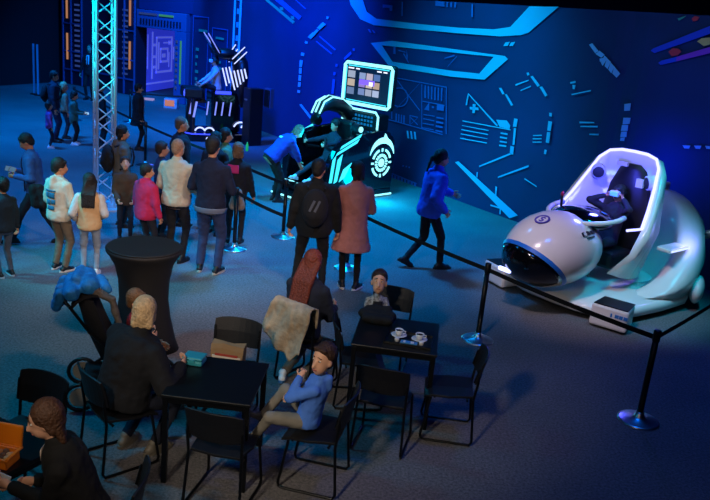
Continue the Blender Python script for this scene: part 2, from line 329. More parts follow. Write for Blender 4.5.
 ('circuit_print','blue',[[(-0.13,2.29),(1.74,2.29),(1.73,2.27),(-0.13,2.27)],[(-0.21,2.28),(-0.18,2.28),(-0.02,1.34),(-0.05,1.34)],[(1.72,2.28),(1.74,2.28),(1.92,1.32),(1.9,1.32)],[(-0.19,1.32),(1.8,1.3),(1.79,1.28),(-0.2,1.3)],[(0.9,2.25),(0.92,2.25),(1.09,1.31),(1.07,1.31)],[(1.0,1.9),(1.74,1.91),(1.74,1.89),(1.0,1.88)],[(-0.05,2.28),(0.94,1.69),(0.93,1.67),(-0.06,2.26)],[(0.83,2.26),(0.11,1.62),(0.1,1.6),(0.83,2.25)],[(1.01,2.24),(1.05,2.24),(1.1,1.97),(1.05,1.97)],[(1.12,2.24),(1.16,2.24),(1.21,1.97),(1.17,1.97)],[(1.24,2.24),(1.28,2.24),(1.32,1.97),(1.28,1.97)],[(1.35,2.24),(1.39,2.24),(1.43,1.97),(1.39,1.97)],[(1.46,2.24),(1.5,2.24),(1.54,1.98),(1.5,1.97)],[(1.57,2.24),(1.61,2.25),(1.65,1.98),(1.61,1.98)],[(0.09,1.49),(0.14,1.49),(0.16,1.31),(0.11,1.31)],[(0.19,1.49),(0.23,1.49),(0.26,1.31),(0.21,1.31)],[(0.29,1.49),(0.33,1.49),(0.36,1.31),(0.31,1.31)],[(0.38,1.49),(0.43,1.49),(0.45,1.31),(0.41,1.31)],[(1.09,1.72),(1.23,1.89),(1.26,1.72)],[(1.5,1.89),(1.73,1.89),(1.74,1.78),(1.51,1.77)],[(1.34,1.83),(1.41,1.83),(1.41,1.79),(1.34,1.79)],[(0.61,1.53),(0.9,1.53),(0.89,1.51),(0.6,1.51)],[(0.61,1.53),(0.63,1.53),(0.66,1.33),(0.64,1.33)],[(0.68,1.34),(0.9,1.52),(0.89,1.5),(0.67,1.32)],[(0.65,1.49),(0.93,1.37),(0.92,1.35),(0.65,1.47)],[(0.45,1.9),(0.45,1.84),(0.49,1.84),(0.49,1.91)],[(0.45,1.84),(0.42,1.78),(0.45,1.77),(0.49,1.84)],[(0.42,1.78),(0.36,1.73),(0.39,1.71),(0.45,1.77)],[(0.36,1.73),(0.28,1.69),(0.3,1.67),(0.39,1.71)],[(0.28,1.69),(0.19,1.67),(0.19,1.65),(0.3,1.67)],[(0.19,1.67),(0.09,1.67),(0.09,1.64),(0.19,1.65)],[(0.09,1.67),(0.0,1.68),(-0.01,1.66),(0.09,1.64)],[(0.0,1.68),(-0.07,1.72),(-0.1,1.7),(-0.01,1.66)],[(-0.07,1.72),(-0.13,1.77),(-0.16,1.75),(-0.1,1.7)],[(-0.13,1.77),(-0.15,1.83),(-0.19,1.82),(-0.16,1.75)],[(-0.15,1.83),(-0.15,1.89),(-0.18,1.89),(-0.19,1.82)],[(-0.15,1.89),(-0.11,1.95),(-0.15,1.96),(-0.18,1.89)],[(-0.11,1.95),(-0.05,2.0),(-0.08,2.02),(-0.15,1.96)],[(-0.05,2.0),(0.03,2.04),(0.01,2.06),(-0.08,2.02)],[(0.03,2.04),(0.12,2.06),(0.12,2.08),(0.01,2.06)],[(0.12,2.06),(0.22,2.06),(0.22,2.09),(0.12,2.08)],[(0.22,2.06),(0.3,2.04),(0.32,2.07),(0.22,2.09)],[(0.3,2.04),(0.38,2.01),(0.4,2.03),(0.32,2.07)],[(0.38,2.01),(0.43,1.96),(0.46,1.97),(0.4,2.03)],[(0.43,1.96),(0.45,1.9),(0.49,1.91),(0.46,1.97)]]),
 ('floor_strip_print','blue',[[(0.02,0.12),(1.13,0.08),(1.12,0.06),(0.01,0.1)],[(0.02,0.09),(0.1,0.09),(0.11,0.0),(0.03,0.01)],[(0.16,0.09),(0.23,0.08),(0.25,-0.03),(0.17,-0.03)],[(0.29,0.08),(0.36,0.08),(0.38,-0.07),(0.3,-0.07)],[(0.41,0.08),(0.49,0.08),(0.5,-0.0),(0.42,0.0)],[(0.54,0.08),(0.62,0.08),(0.63,-0.04),(0.55,-0.04)],[(0.67,0.08),(0.74,0.08),(0.76,-0.07),(0.69,-0.07)],[(0.79,0.08),(0.87,0.07),(0.87,-0.01),(0.8,-0.0)],[(0.91,0.07),(0.99,0.07),(1.0,-0.04),(0.93,-0.04)],[(1.03,0.07),(1.11,0.07),(1.13,-0.08),(1.05,-0.07)],[(0.56,0.38),(0.6,0.38),(0.6,0.35),(0.55,0.34)],[(0.67,0.38),(0.72,0.39),(0.71,0.35),(0.67,0.35)],[(0.78,0.39),(0.83,0.39),(0.82,0.36),(0.78,0.35)]]),
 ('mark','cyan',[[(2.98,0.72),(3.01,0.73),(3.03,0.62),(2.99,0.62)],[(3.56,0.56),(3.61,0.55),(3.62,0.47),(3.57,0.48)],[(3.57,0.48),(3.61,0.48),(3.62,0.38),(3.58,0.38)],[(3.5,0.17),(3.78,0.18),(3.78,0.15),(3.5,0.14)],[(3.76,0.18),(3.79,0.19),(3.81,0.05),(3.78,0.04)],[(4.29,0.88),(4.61,0.8),(4.61,0.78),(4.28,0.86)],[(3.06,0.59),(3.04,0.51),(3.03,0.48),(3.06,0.57)]]),
 ('mark','blue',[[(1.05,4.0),(1.34,3.99),(1.36,3.89),(1.06,3.9)],[(1.41,3.99),(1.46,3.99),(1.47,3.89),(1.42,3.89)],[(1.53,3.99),(1.58,3.99),(1.6,3.89),(1.55,3.89)],[(1.66,3.99),(1.71,3.99),(1.72,3.89),(1.67,3.89)],[(2.18,3.98),(2.22,3.97),(2.27,3.73),(2.22,3.73)],[(-0.12,3.94),(-0.08,3.94),(-0.03,3.64),(-0.08,3.64)],[(-0.25,2.97),(-0.18,2.97),(-0.15,2.8),(-0.23,2.8)],[(-0.05,2.9),(0.21,2.88),(0.21,2.86),(-0.05,2.88)],[(0.15,2.85),(0.36,2.67),(0.36,2.65),(0.14,2.82)],[(0.24,2.92),(0.3,2.8),(0.32,2.67),(0.26,2.79)],[(1.56,2.87),(1.86,2.96),(1.86,2.93),(1.56,2.85)],[(1.69,2.71),(1.93,2.94),(1.93,2.92),(1.68,2.69)]]),
]
for nm, c, polys in PRINTS:
    mb = MB()
    for q in polys:
        mb.prism(q, 0.004, xform(bw(0, 0, 0.036), BD))
    # BD x up points away from or into the hall; both faces are the same print
    mb.build('print_'+nm if 'print' not in nm else nm, mat('print_'+c, PC[c], 0.7), backdrop)
# tall light channel and framed panels near the far end of the backdrop
mb = MB()
for s in (-8.55, -8.15): mb.box(bw(s, 2.0, 0.05), (0.06, 0.06, 4.0))
mb.build('light_channel', mat('channel_grey', '#9fb4d8', 0.5), backdrop)
mb = MB()
for k in range(9): mb.prism([(-8.42, 0.5+k*0.4), (-8.28, 0.5+k*0.4), (-8.28, 0.66+k*0.4), (-8.42, 0.66+k*0.4)], 0.01, xform(bw(0, 0, 0.036), BD))
mb.build('channel_rungs', mat('channel_grey', '#9fb4d8', 0.5), backdrop)
mb = MB()
def rect(mb, s0, s1, z0, z1, d=0.008, out=0.036): mb.prism([(s0, z0), (s1, z0), (s1, z1), (s0, z1)], d, xform(bw(0, 0, out), BD))
for (s0, s1, z0, z1) in ((-11.8, -10.5, 0.1, 3.1), (-10.2, -9.0, 0.1, 2.8)):
    rect(mb, s0, s1, z1-0.03, z1); rect(mb, s0, s0+0.03, z0, z1); rect(mb, s1-0.03, s1, z0, z1); rect(mb, s0, s1, z0, z0+0.03)
mb.build('panel_outline', mat('print_blue', PC['blue'], 0.7), backdrop)
mb = MB(); rect(mb, -11.3, -10.6, 2.6, 2.68); rect(mb, -9.9, -9.3, 2.45, 2.52)
for k in range(7): rect(mb, -9.7+0.05*(k % 3), -9.45+0.05*(k % 2), 0.9+0.2*k, 0.98+0.2*k)
for k in range(6): rect(mb, -11.5, -11.38+0.06*(k % 3), 0.7+0.25*k, 0.8+0.25*k)
mb.build('panel_marks', mat('print_green', PC['green'], 0.7), backdrop)

# ---- gate with pillars and a lit corridor
G0 = V((-11.6, 30.9, 0)); GD = V((0.8589, -0.5121, 0)); GN = V((-0.5121, -0.8589, 0))
GR = Matrix.Rotation(math.atan2(GD.y, GD.x), 3, 'Z')
def gw(s, z, out=0.0): return G0+GD*s+GN*out+V((0, 0, z))
M_gate = mat('gate_dark', '#141a30', 0.5, bump=0.2, bscale=6)
M_gate2 = mat('gate_mid', '#3a5488', 0.5)
L_or = led('led_orange', '#e8a070', 0.5); L_dash = led('led_dash', '#4a6ad0', 0.28); L_green = led('led_green', '#58d0a0', 0.35)
def gbox(mb, s0, s1, z0, z1, o0, o1): return mb.box(gw((s0+s1)/2, (z0+z1)/2, (o0+o1)/2), (s1-s0, abs(o1-o0), z1-z0), GR)
gate = tag(empty('gate_wall', gw(0, 0)), 'dark panelled gate pillars with orange light strips behind the truss', 'gate')
gate.location = (0, 0, 0)
def pillar(s0, s1):
    p = gbox(MB(), s0, s1, 0, 4.6, -0.4, 0.15).build('pillar', M_gate, gate, bevel=0.02)
    mb = MB()
    for s in (s0+0.02, s0+0.42*(s1-s0), s1-0.06): gbox(mb, s, s+0.05, 0.02, 4.55, 0.15, 0.2)
    for z in (0.55, 1.25, 2.3): gbox(mb, s0+0.02, s1-0.02, z, z+0.05, 0.15, 0.19)
    mb.build('pillar_rib', M_gate2, p)
    return p
pa = pillar(-0.62, 0.55); pb = pillar(2.4, 3.45)
for p, so, sd in ((pa, -0.36, 0.12), (pb, 3.14, 2.78)):
    for z0, z1 in ((0.95, 1.95), (2.5, 3.4)): gbox(MB(), so, so+0.055, z0, z1, 0.15, 0.2).build('orange_strip', L_or, p)
    for k in range(13): gbox(MB(), sd, sd+0.26, 0.72+0.19*k, 0.79+0.19*k, 0.15, 0.19).build('dash_light', L_dash, p)
gbox(MB(), 0.55, 2.4, 0, 4.6, -0.6, -0.5).build('recess_panel', M_gate, gate)
mb = MB()
for k in range(5): gbox(mb, 0.7+0.1*(k % 2), 1.3, 0.5+0.6*k, 0.56+0.6*k, -0.5, -0.46); gbox(mb, 1.6, 2.2, 0.7+0.55*k, 0.74+0.55*k, -0.5, -0.46)
mb.build('recess_lines', M_gate2, gate)
hd = gbox(MB(), 3.45, 5.9, 2.5, 3.12, -0.3, 0.12).build('header', M_gate2, gate, bevel=0.02)
gbox(MB(), 3.45, 12.0, 3.14, 4.6, -0.4, 0.0).build('upper_panel', mat('gate_upper', '#152a5e', 0.6), gate)
for k in range(14): gbox(MB(), 3.65+0.15*k, 3.71+0.15*k, 2.62, 2.82, 0.12, 0.15).build('header_slot', M_gate, hd)
gbox(MB(), 3.6, 4.5, 2.95, 3.02, 0.12, 0.15).build('header_light', L_dash, hd); gbox(MB(), 4.6, 5.3, 2.95, 3.02, 0.12, 0.15).build('header_light', L_green, hd)
ps = gbox(MB(), 5.36, 5.9, 0, 2.5, -0.4, 0.12).build('corridor_post', M_gate2, gate, bevel=0.02)
for k in range(9): gbox(MB(), 5.45, 5.53, 0.5+0.2*k, 0.6+0.2*k, 0.12, 0.15).build('dot_light', L_dash, ps)
gbox(MB(), 5.66, 5.72, 0.7, 2.2, 0.12, 0.15).build('post_light', L_green, ps)
# lit corridor wall seen obliquely through the opening
c0 = V((-8.78, 30.0, 0)); c1 = V((-8.2, 33.9, 0)); cdv = (c1-c0); cn = V((cdv.y, -cdv.x, 0)).normalized()
crm = Matrix.Rotation(math.atan2(cdv.y, cdv.x), 3, 'Z')
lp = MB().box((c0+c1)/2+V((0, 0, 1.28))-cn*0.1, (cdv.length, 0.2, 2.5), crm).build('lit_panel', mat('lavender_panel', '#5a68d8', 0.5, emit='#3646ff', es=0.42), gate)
mb = MB(); lx = cdv.normalized()
def cpr(mb, a, b, z0, z1): mb.prism([(a, z0), (b, z0), (b, z1), (a, z1)], 0.02, xform(c0, lx))
for (a, b, z0, z1) in ((0.9, 1.0, 0.5, 2.3), (1.3, 1.4, 0.7, 2.1), (1.3, 2.8, 2.05, 2.12), (1.3, 2.8, 0.7, 0.78), (2.8, 2.9, 0.7, 2.12), (1.7, 2.4, 1.6, 1.68), (1.7, 2.4, 1.1, 1.18), (1.7, 1.78, 1.1, 1.68), (2.4, 2.48, 1.1, 1.68), (0.5, 0.55, 0.9, 2.2), (1.05, 1.25, 0.9, 1.0), (1.05, 1.25, 1.3, 1.4), (1.05, 1.25, 1.75, 1.85), (2.0, 2.7, 1.85, 1.9), (3.0, 3.2, 1.2, 1.7), (1.5, 1.6, 0.85, 1.9), (2.55, 2.6, 0.9, 1.5), (0.3, 0.4, 0.2, 2.4), (0.3, 3.4, 0.3, 0.36), (3.3, 3.4, 0.3, 2.2), (1.9, 2.2, 1.3, 1.45), (2.5, 2.75, 1.8, 1.95)): cpr(mb, a, b, z0, z1)
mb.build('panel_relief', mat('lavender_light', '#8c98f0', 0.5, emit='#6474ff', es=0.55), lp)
o = MB().box((-6.2, 35.2, 1.4), (4.5, 0.2, 2.8)).build('corridor_end', M_gate2, gate)
# small lit picture box on the floor by the corridor
pbx = tag(MB().box((-6.72, 26.5, 0.17), (0.46, 0.3, 0.34)).build('floor_light_box', mat('box_white', '#b8b0b8', 0.5), bevel=0.02), 'small white box with a lit orange picture on the floor by the corridor', 'light box')
MB().box((-6.74, 26.34, 0.19), (0.32, 0.01, 0.2)).build('picture', led('picture_orange', '#d88a70', 0.7), pbx)
tag(MB().box((-8.1, 28.2, 0.03), (0.6, 0.25, 0.06)).build('floor_glow_patch', led('floor_glow_emit', '#b8a8e8', 0.6)), 'small patch of glow on the floor at the corridor entrance', 'floor glow')  # spot of light on the floor, put in as a thin emissive slab
# two slender posts in the dark on the far left
for k, (px_, py_) in enumerate(((-11.5, 26.7), (-11.28, 26.5))):
    t = tag(empty('slender_post', (px_, py_, 0)), 'slender pale upright post standing in the dark by the drape', 'post', 'pair of slender posts by the dark drape')
    MB().box((0, 0, 0.85), (0.05, 0.05, 1.7)).build('upright', mat('post_grey', '#8a94b0', 0.5), t); MB().box((0, 0, 0.02), (0.2, 0.2, 0.04)).build('foot', M_frame, t)

# ---- lighting truss
def truss():
    t = tag(empty('truss_tower', (-4.34, 12.78, 0), 28), 'tall aluminium box truss tower standing behind the queue', 'truss')
    h = 0.145; top = 7.2
    for x in (-h, h):
        for y in (-h, h): MB().cyl((x, y, 0.02), (x, y, top), 0.026, n=10).build('chord', M_alu, t, smooth=True)
    n = 30; dz = (top-0.1)/n
    for a, b in (((-h, -h), (h, -h)), ((h, -h), (h, h)), ((h, h), (-h, h)), ((-h, h), (-h, -h))):
        mb = MB()
        for i in range(n):
            p, q = (a, b) if i % 2 == 0 else (b, a)
            mb.cyl((*p, 0.06+i*dz), (*q, 0.06+(i+1)*dz), 0.013, n=6)
        mb.build('lacing', M_alu, t)
    MB().box((0, 0, 0.015), (0.7, 0.7, 0.03)).build('base_plate', M_alu, t)
truss()

# ---- stanchions with belts
POSTS = {}
def stanchion(key, x, y, label, group=None, h=0.95, rb=0.19, belt=None, belts_z=0.9, light=True):
    t = tag(empty('stanchion', (x, y, 0)), label, 'stanchion', group)
    MB().lathe([(rb, 0), (rb, 0.012), (rb*0.9, 0.02), (rb*0.35, 0.035), (0.045, 0.06), (0.036, 0.10)], n=28).build('base', M_chrome, t, smooth=True)
    MB().cyl((0, 0, 0.06), (0, 0, h-0.1), 0.03, n=14).build('pole', M_frame, t, smooth=True)
    MB().lathe([(0.031, h-0.12), (0.036, h-0.11), (0.036, h-0.01), (0.028, h)], n=16).build('belt_head', M_black, t, smooth=True)
    POSTS[key] = (t, V((x, y, 0)), belts_z)
def belt(a, b, sag=0.02):
    ta, pa_, z = POSTS[a]; d = (POSTS[b][1] if isinstance(b, str) else V(b))-pa_; L = d.length; d.normalize()
    n = V((-d.y, d.x, 0)); rings = []
    for i in range(9):
        f = i/8; c = d*(0.036+(L-0.072)*f)+V((0, 0, z-0.03-sag*4*f*(1-f)))
        rings.append([c+n*0.002+V((0, 0, 0.025)), c-n*0.002+V((0, 0, 0.025)), c-n*0.002-V((0, 0, 0.025)), c+n*0.002-V((0, 0, 0.025))])
    MB().ring_loft(rings).build('belt', mat('belt_black', '#08090c', 0.8), ta)
GS = 'chrome based belt stanchions of the queue line'
stanchion('s1', 2.89, 6.78, 'chrome based black belt stanchion in front of the white pod platform corner', rb=0.2)
stanchion('s2', 1.53, 8.43, 'chrome based black belt stanchion behind the chair beside the tray table')
stanchion('s3', -0.10, 10.66, 'chrome based belt stanchion beside the woman in the pink coat')
stanchion('s4', -1.18, 11.99, 'chrome based belt stanchion behind the man with the black backpack')
stanchion('s5', -1.81, 11.09, 'chrome based belt stanchion next to the queue member with a shoulder bag')
stanchion('s6', -4.75, 16.6, 'slim belt stanchion between the truss and the grey haired man')
stanchion('s7', -2.65, 14.0, 'belt stanchion hidden behind the heads of the queue')
stanchion('s8', -6.9, 22.5, 'belt stanchion at the corridor entrance')
stanchion('s9', -5.3, 22.7, 'belt stanchion beside the robot simulator with white spikes')
stanchion('s10', -8.3, 21.9, 'belt stanchion behind the child in the teal jacket')
stanchion('s11', 4.7, 8.9, 'belt stanchion at the far corner of the pod platform')
for a, b in (('s10', 's6'), ('s6', 's7'), ('s7', 's4'), ('s4', 's3'), ('s3', 's2'), ('s2', 's1'), ('s1', 's11'), ('s8', 's9')): belt(a, b)
belt('s5', (-0.95, 9.95, 0))

# ================================================================ machines
def seg_ring(mb, M, r0, r1, a0, a1, n, d=0.012):
    for i in range(n):
        t0 = R(a0+(a1-a0)*i/n); t1 = R(a0+(a1-a0)*(i+1)/n)
        mb.prism([(r0*math.cos(t0), r0*math.sin(t0)), (r1*math.cos(t0), r1*math.sin(t0)), (r1*math.cos(t1), r1*math.sin(t1)), (r0*math.cos(t1), r0*math.sin(t1))], d, M)
def side_prism(mb, poly, x, d):
    """poly in (y, z); extruded along x from x to x+d."""
    n = len(poly); vs = [V((x, p[0], p[1])) for p in poly]+[V((x+d, p[0], p[1])) for p in poly]
    return mb.add(vs, [tuple(range(n)), tuple(reversed(range(n, 2*n)))]+[(i, n+i, n+(i+1) % n, (i+1) % n) for i in range(n)])

def machine_one():
    t = tag(empty('robot_simulator', (-0.55, 15.65, 0), 138), 'black robot ride simulator with cyan glowing wheel and big screen', 'simulator')
    MB().prism([(-0.68, -1.0), (0.68, -1.0), (0.68, 0.9), (0.5, 1.26), (-0.5, 1.26), (-0.68, 0.9)], 0.14, Matrix.Translation((0, 0, 0.03))).build('base', M_blackg, t, bevel=0.02)
    mb = MB(); pts = [(0.5, 1.27), (-0.5, 1.27), (-0.69, 0.9), (-0.69, -1.0), (-0.3, -1.02)]
    for a, b in zip(pts, pts[1:]): mb.cyl((*a, 0.045), (*b, 0.045), 0.018, n=8)
    mb.build('base_light', L_cyanw, t)
    prof = [(-1.0, 0.17), (-1.02, 0.9), (-0.98, 1.18), (-0.8, 1.34), (-0.5, 1.38), (0.0, 1.32), (0.45, 1.22), (0.72, 1.02), (0.88, 0.72), (0.90, 0.17)]
    for sx in (-1, 1):
        x0 = -0.68 if sx < 0 else 0.5
        p = side_prism(MB(), prof, x0, 0.18).build('side_panel', M_blackg, t, bevel=0.03)
        xo = -0.695 if sx < 0 else 0.682
        Mw = Matrix.Translation((xo+(0.0), -0.6, 0.72)) @ Matrix(((0, 0, 1, 0), (1, 0, 0, 0), (0, 1, 0, 0), (0, 0, 0, 1)))
        mb = MB(); seg_ring(mb, Mw, 0.0, 0.085, 0, 360, 20); mb.build('wheel_hub', L_cyanw, p)
        mb = MB()
        for k in range(18): seg_ring(mb, Mw, 0.125, 0.185, k*20+4, k*20+16, 2)
        mb.build('wheel_spokes', L_cyanw, p)['kind'] = 'stuff'
        for k in range(4):
            mb = MB(); seg_ring(mb, Mw, 0.25, 0.295, k*90+20, k*90+70, 6); mb.build('wheel_arc', L_cyanw, p)
            mb = MB(); seg_ring(mb, Mw, 0.23, 0.30, k*90-4, k*90+4, 1); mb.build('wheel_tick', L_cyanw, p)
        mb = MB()
        arc = [(0.40*math.cos(R(a)), 0.40*math.sin(R(a))) for a in range(25, 156, 10)]+[((0.40+0.11*math.sin(R((a-25)/130*180)))*math.cos(R(a)), (0.42+0.10*math.sin(R((a-25)/130*180)))*math.sin(R(a))) for a in range(155, 24, -10)]
        for i in range(13): mb.prism([arc[i], arc[i+1], arc[26-i], arc[27-i]], 0.012, Mw)
        mb.prism([(0.0, 0.47), (-0.04, 0.60), (-0.22, 0.40)], 0.012, Mw)
        mb.build('fender_light', L_cyanw, p)
        for q in ([(0.80, 0.42), (0.87, 0.42), (0.82, 0.86), (0.74, 0.94)], [(0.66, 0.44), (0.74, 0.40), (0.68, 0.86), (0.56, 0.96)], [(0.46, 0.50), (0.60, 0.42), (0.50, 0.66), (0.28, 0.78)], [(0.70, 1.0), (0.74, 0.94), (0.18, 1.16), (0.12, 1.24)], [(0.60, 1.12), (0.64, 1.06), (0.10, 1.27), (0.06, 1.34)]):
            side_prism(MB(), q, xo, 0.012).build('chevron_light', L_cyan, p)
        MB().cyl((xo*0.97, 0.1, 1.42), (xo*0.75, 0.1, 1.42), 0.1, n=16).build('joint_disc', M_black, p)
        MB().cyl((xo*1.0, 0.1, 1.42), (xo*0.95, 0.1, 1.42), 0.055, n=14).build('joint_light', L_cyanw, p)
        # shoulder arm arching forward over the rider
        if sx < 0: continue
        xa = 0.36
        arm = MB(); path = [(-0.9, 1.28), (-0.65, 1.54), (-0.3, 1.75), (0.0, 1.80), (0.22, 1.72), (0.34, 1.52)]
        wv = [0.15, 0.19, 0.20, 0.19, 0.15, 0.08]; hv = [0.14, 0.17, 0.16, 0.15, 0.12, 0.06]
        arm.ring_loft([[V((xa+wv[i]*math.cos(a), y+0.0, z+hv[i]*math.sin(a))) for a in [2*math.pi*k/8 for k in range(8)]] for i, (y, z) in enumerate(path)])
        ao = arm.build('shoulder_arm', M_black, t, smooth=True)
        for dz_, dx in ((0.12, -0.1), (0.15, 0.02), (0.08, 0.13)):
            mb = MB(); mb.tube([(xa+dx, y, z+hv[i]*0.5+dz_*0.45) for i, (y, z) in enumerate(path[1:], 1)], 0.018, n=6); mb.build('arm_light', L_cyanw, ao)
    # rear column, grille and screen
    col = MB().box((0, -0.78, 0.9), (0.95, 0.36, 1.5)).build('rear_column', M_black, t, bevel=0.03)
    mb = MB().tube([(-0.5, -0.58, 1.15), (-0.5, -0.58, 1.62), (-0.42, -0.58, 1.70), (0.42, -0.58, 1.70), (0.5, -0.58, 1.62), (0.5, -0.58, 1.15)], 0.022, n=8); mb.build('arch_light', L_cyanw, col)
    for i in range(8):
        for j in range(3): MB().box((-0.32+0.09*i, -0.595, 1.42+0.08*j), (0.05, 0.02, 0.045)).build('grille_key', mat('key_teal', '#1c4a66', 0.5, emit='#1a8ac0', es=0.35), col)
    MB().box((0, -0.593, 1.28), (0.5, 0.02, 0.05)).build('slot', mat('slot_red', '#602030', 0.5), col)
    sc = MB().box((0, -0.78, 2.20), (1.40, 0.13, 0.90)).build('screen_housing', M_black, t, bevel=0.05)
    mb = MB(); x, z0, z1, y = 0.66, 1.79, 2.61, -0.70
    mb.tube([(-x+0.05, y, z0), (x-0.05, y, z0), (x, y, z0+0.05), (x, y, z1-0.05), (x-0.05, y, z1), (-x+0.05, y, z1), (-x, y, z1-0.05), (-x, y, z0+0.05)], 0.032, n=8, closed=True); mb.build('screen_light', L_cyanw, sc)
    mb = MB()
    for sx in (-1, 1): mb.box((0.61*sx, -0.712, 2.20), (0.02, 0.02, 0.68))
    for zz in (1.85, 2.55): mb.box((0, -0.712, zz), (1.12, 0.02, 0.02))
    mb.build('screen_inner_light', L_cyan, sc)
    ds = MB().box((0, -0.708, 2.20), (1.18, 0.02, 0.68)).build('display', led('display_navy', '#0a1c3c', 0.9), sc)
    # user interface on the display (local +x is the display's left edge as seen)
    def tile(cx, cz, w_, h_, c, es): MB().box((cx, -0.696, cz), (w_, 0.008, h_)).build('tile', led('tile_'+c.strip('#'), c, es), ds)
    for k, c in enumerate(('#a7b4cc', '#c9b9a8', '#6f86b0')): tile(0.45, 2.38-0.17*k, 0.2, 0.14, c, 0.9)
    cols = ['#93a9d6', '#b4c4e8', '#9c86d8', '#c8bcd0', '#7c92c8', '#d8c8b8', '#5a7ab8', '#a8b0c8', '#c0a890']
    for i in range(3):
        for j in range(3): tile(0.14-0.2*i, 2.37-0.16*j, 0.17, 0.13, cols[(i*3+j*2) % 9], 0.9)
    MB().box((0.0, -0.690, 2.25), (0.42, 0.008, 0.1)).build('banner', led('tile_violet', '#7a5cff', 1.4), ds)
    MB().box((-0.12, -0.684, 2.23), (0.1, 0.008, 0.08)).build('cursor', led('tile_white', '#e8ecff', 1.5), ds)
    for cx, w_ in ((0.5, 0.16), (0.3, 0.1), (-0.33, 0.12), (-0.5, 0.1)): MB().box((cx*0.95, -0.696, 2.50), (w_, 0.008, 0.025)).build('caption', led('tile_white', '#e8ecff', 1.5), ds)
    # seat and foot rests
    st = MB().box((0, 0.15, 0.55), (0.6, 0.6, 0.2)).build('seat', M_black, t, bevel=0.06)
    MB().box((0, -0.2, 1.05), (0.6, 0.16, 0.95), Matrix.Rotation(R(-12), 3, 'X')).build('seat_back', M_black, t, bevel=0.06)
    for sx in (-1, 1):
        fp = MB().box((0.22*sx, 1.0, 0.24), (0.3, 0.42, 0.1), Matrix.Rotation(R(12), 3, 'X')).build('foot_rest', M_black, t, bevel=0.02)
        mb = MB()
        for k in (-1, 0, 1): mb.box((0.22*sx+0.08*k, 1.1, 0.32), (0.05, 0.16, 0.012), Matrix.Rotation(R(12), 3, 'X'))
        mb.build('foot_light', L_cyanw, fp)
        mb = MB().tube([(0.40*sx, 0.15, 0.9), (0.38*sx, 0.5, 0.95), (0.30*sx, 0.66, 1.05), (0.30*sx, 0.66, 1.2)], 0.03); mb.build('control_grip', M_black, t)
    return t
machine_one()
point('machine_one_glow', (-1.0, 14.6, 1.3), (0.0, 0.55, 1.0), 45, 0.2)
point('machine_one_glow_rear', (0.45, 15.1, 0.35), (0.0, 0.6, 1.0), 55, 0.2)

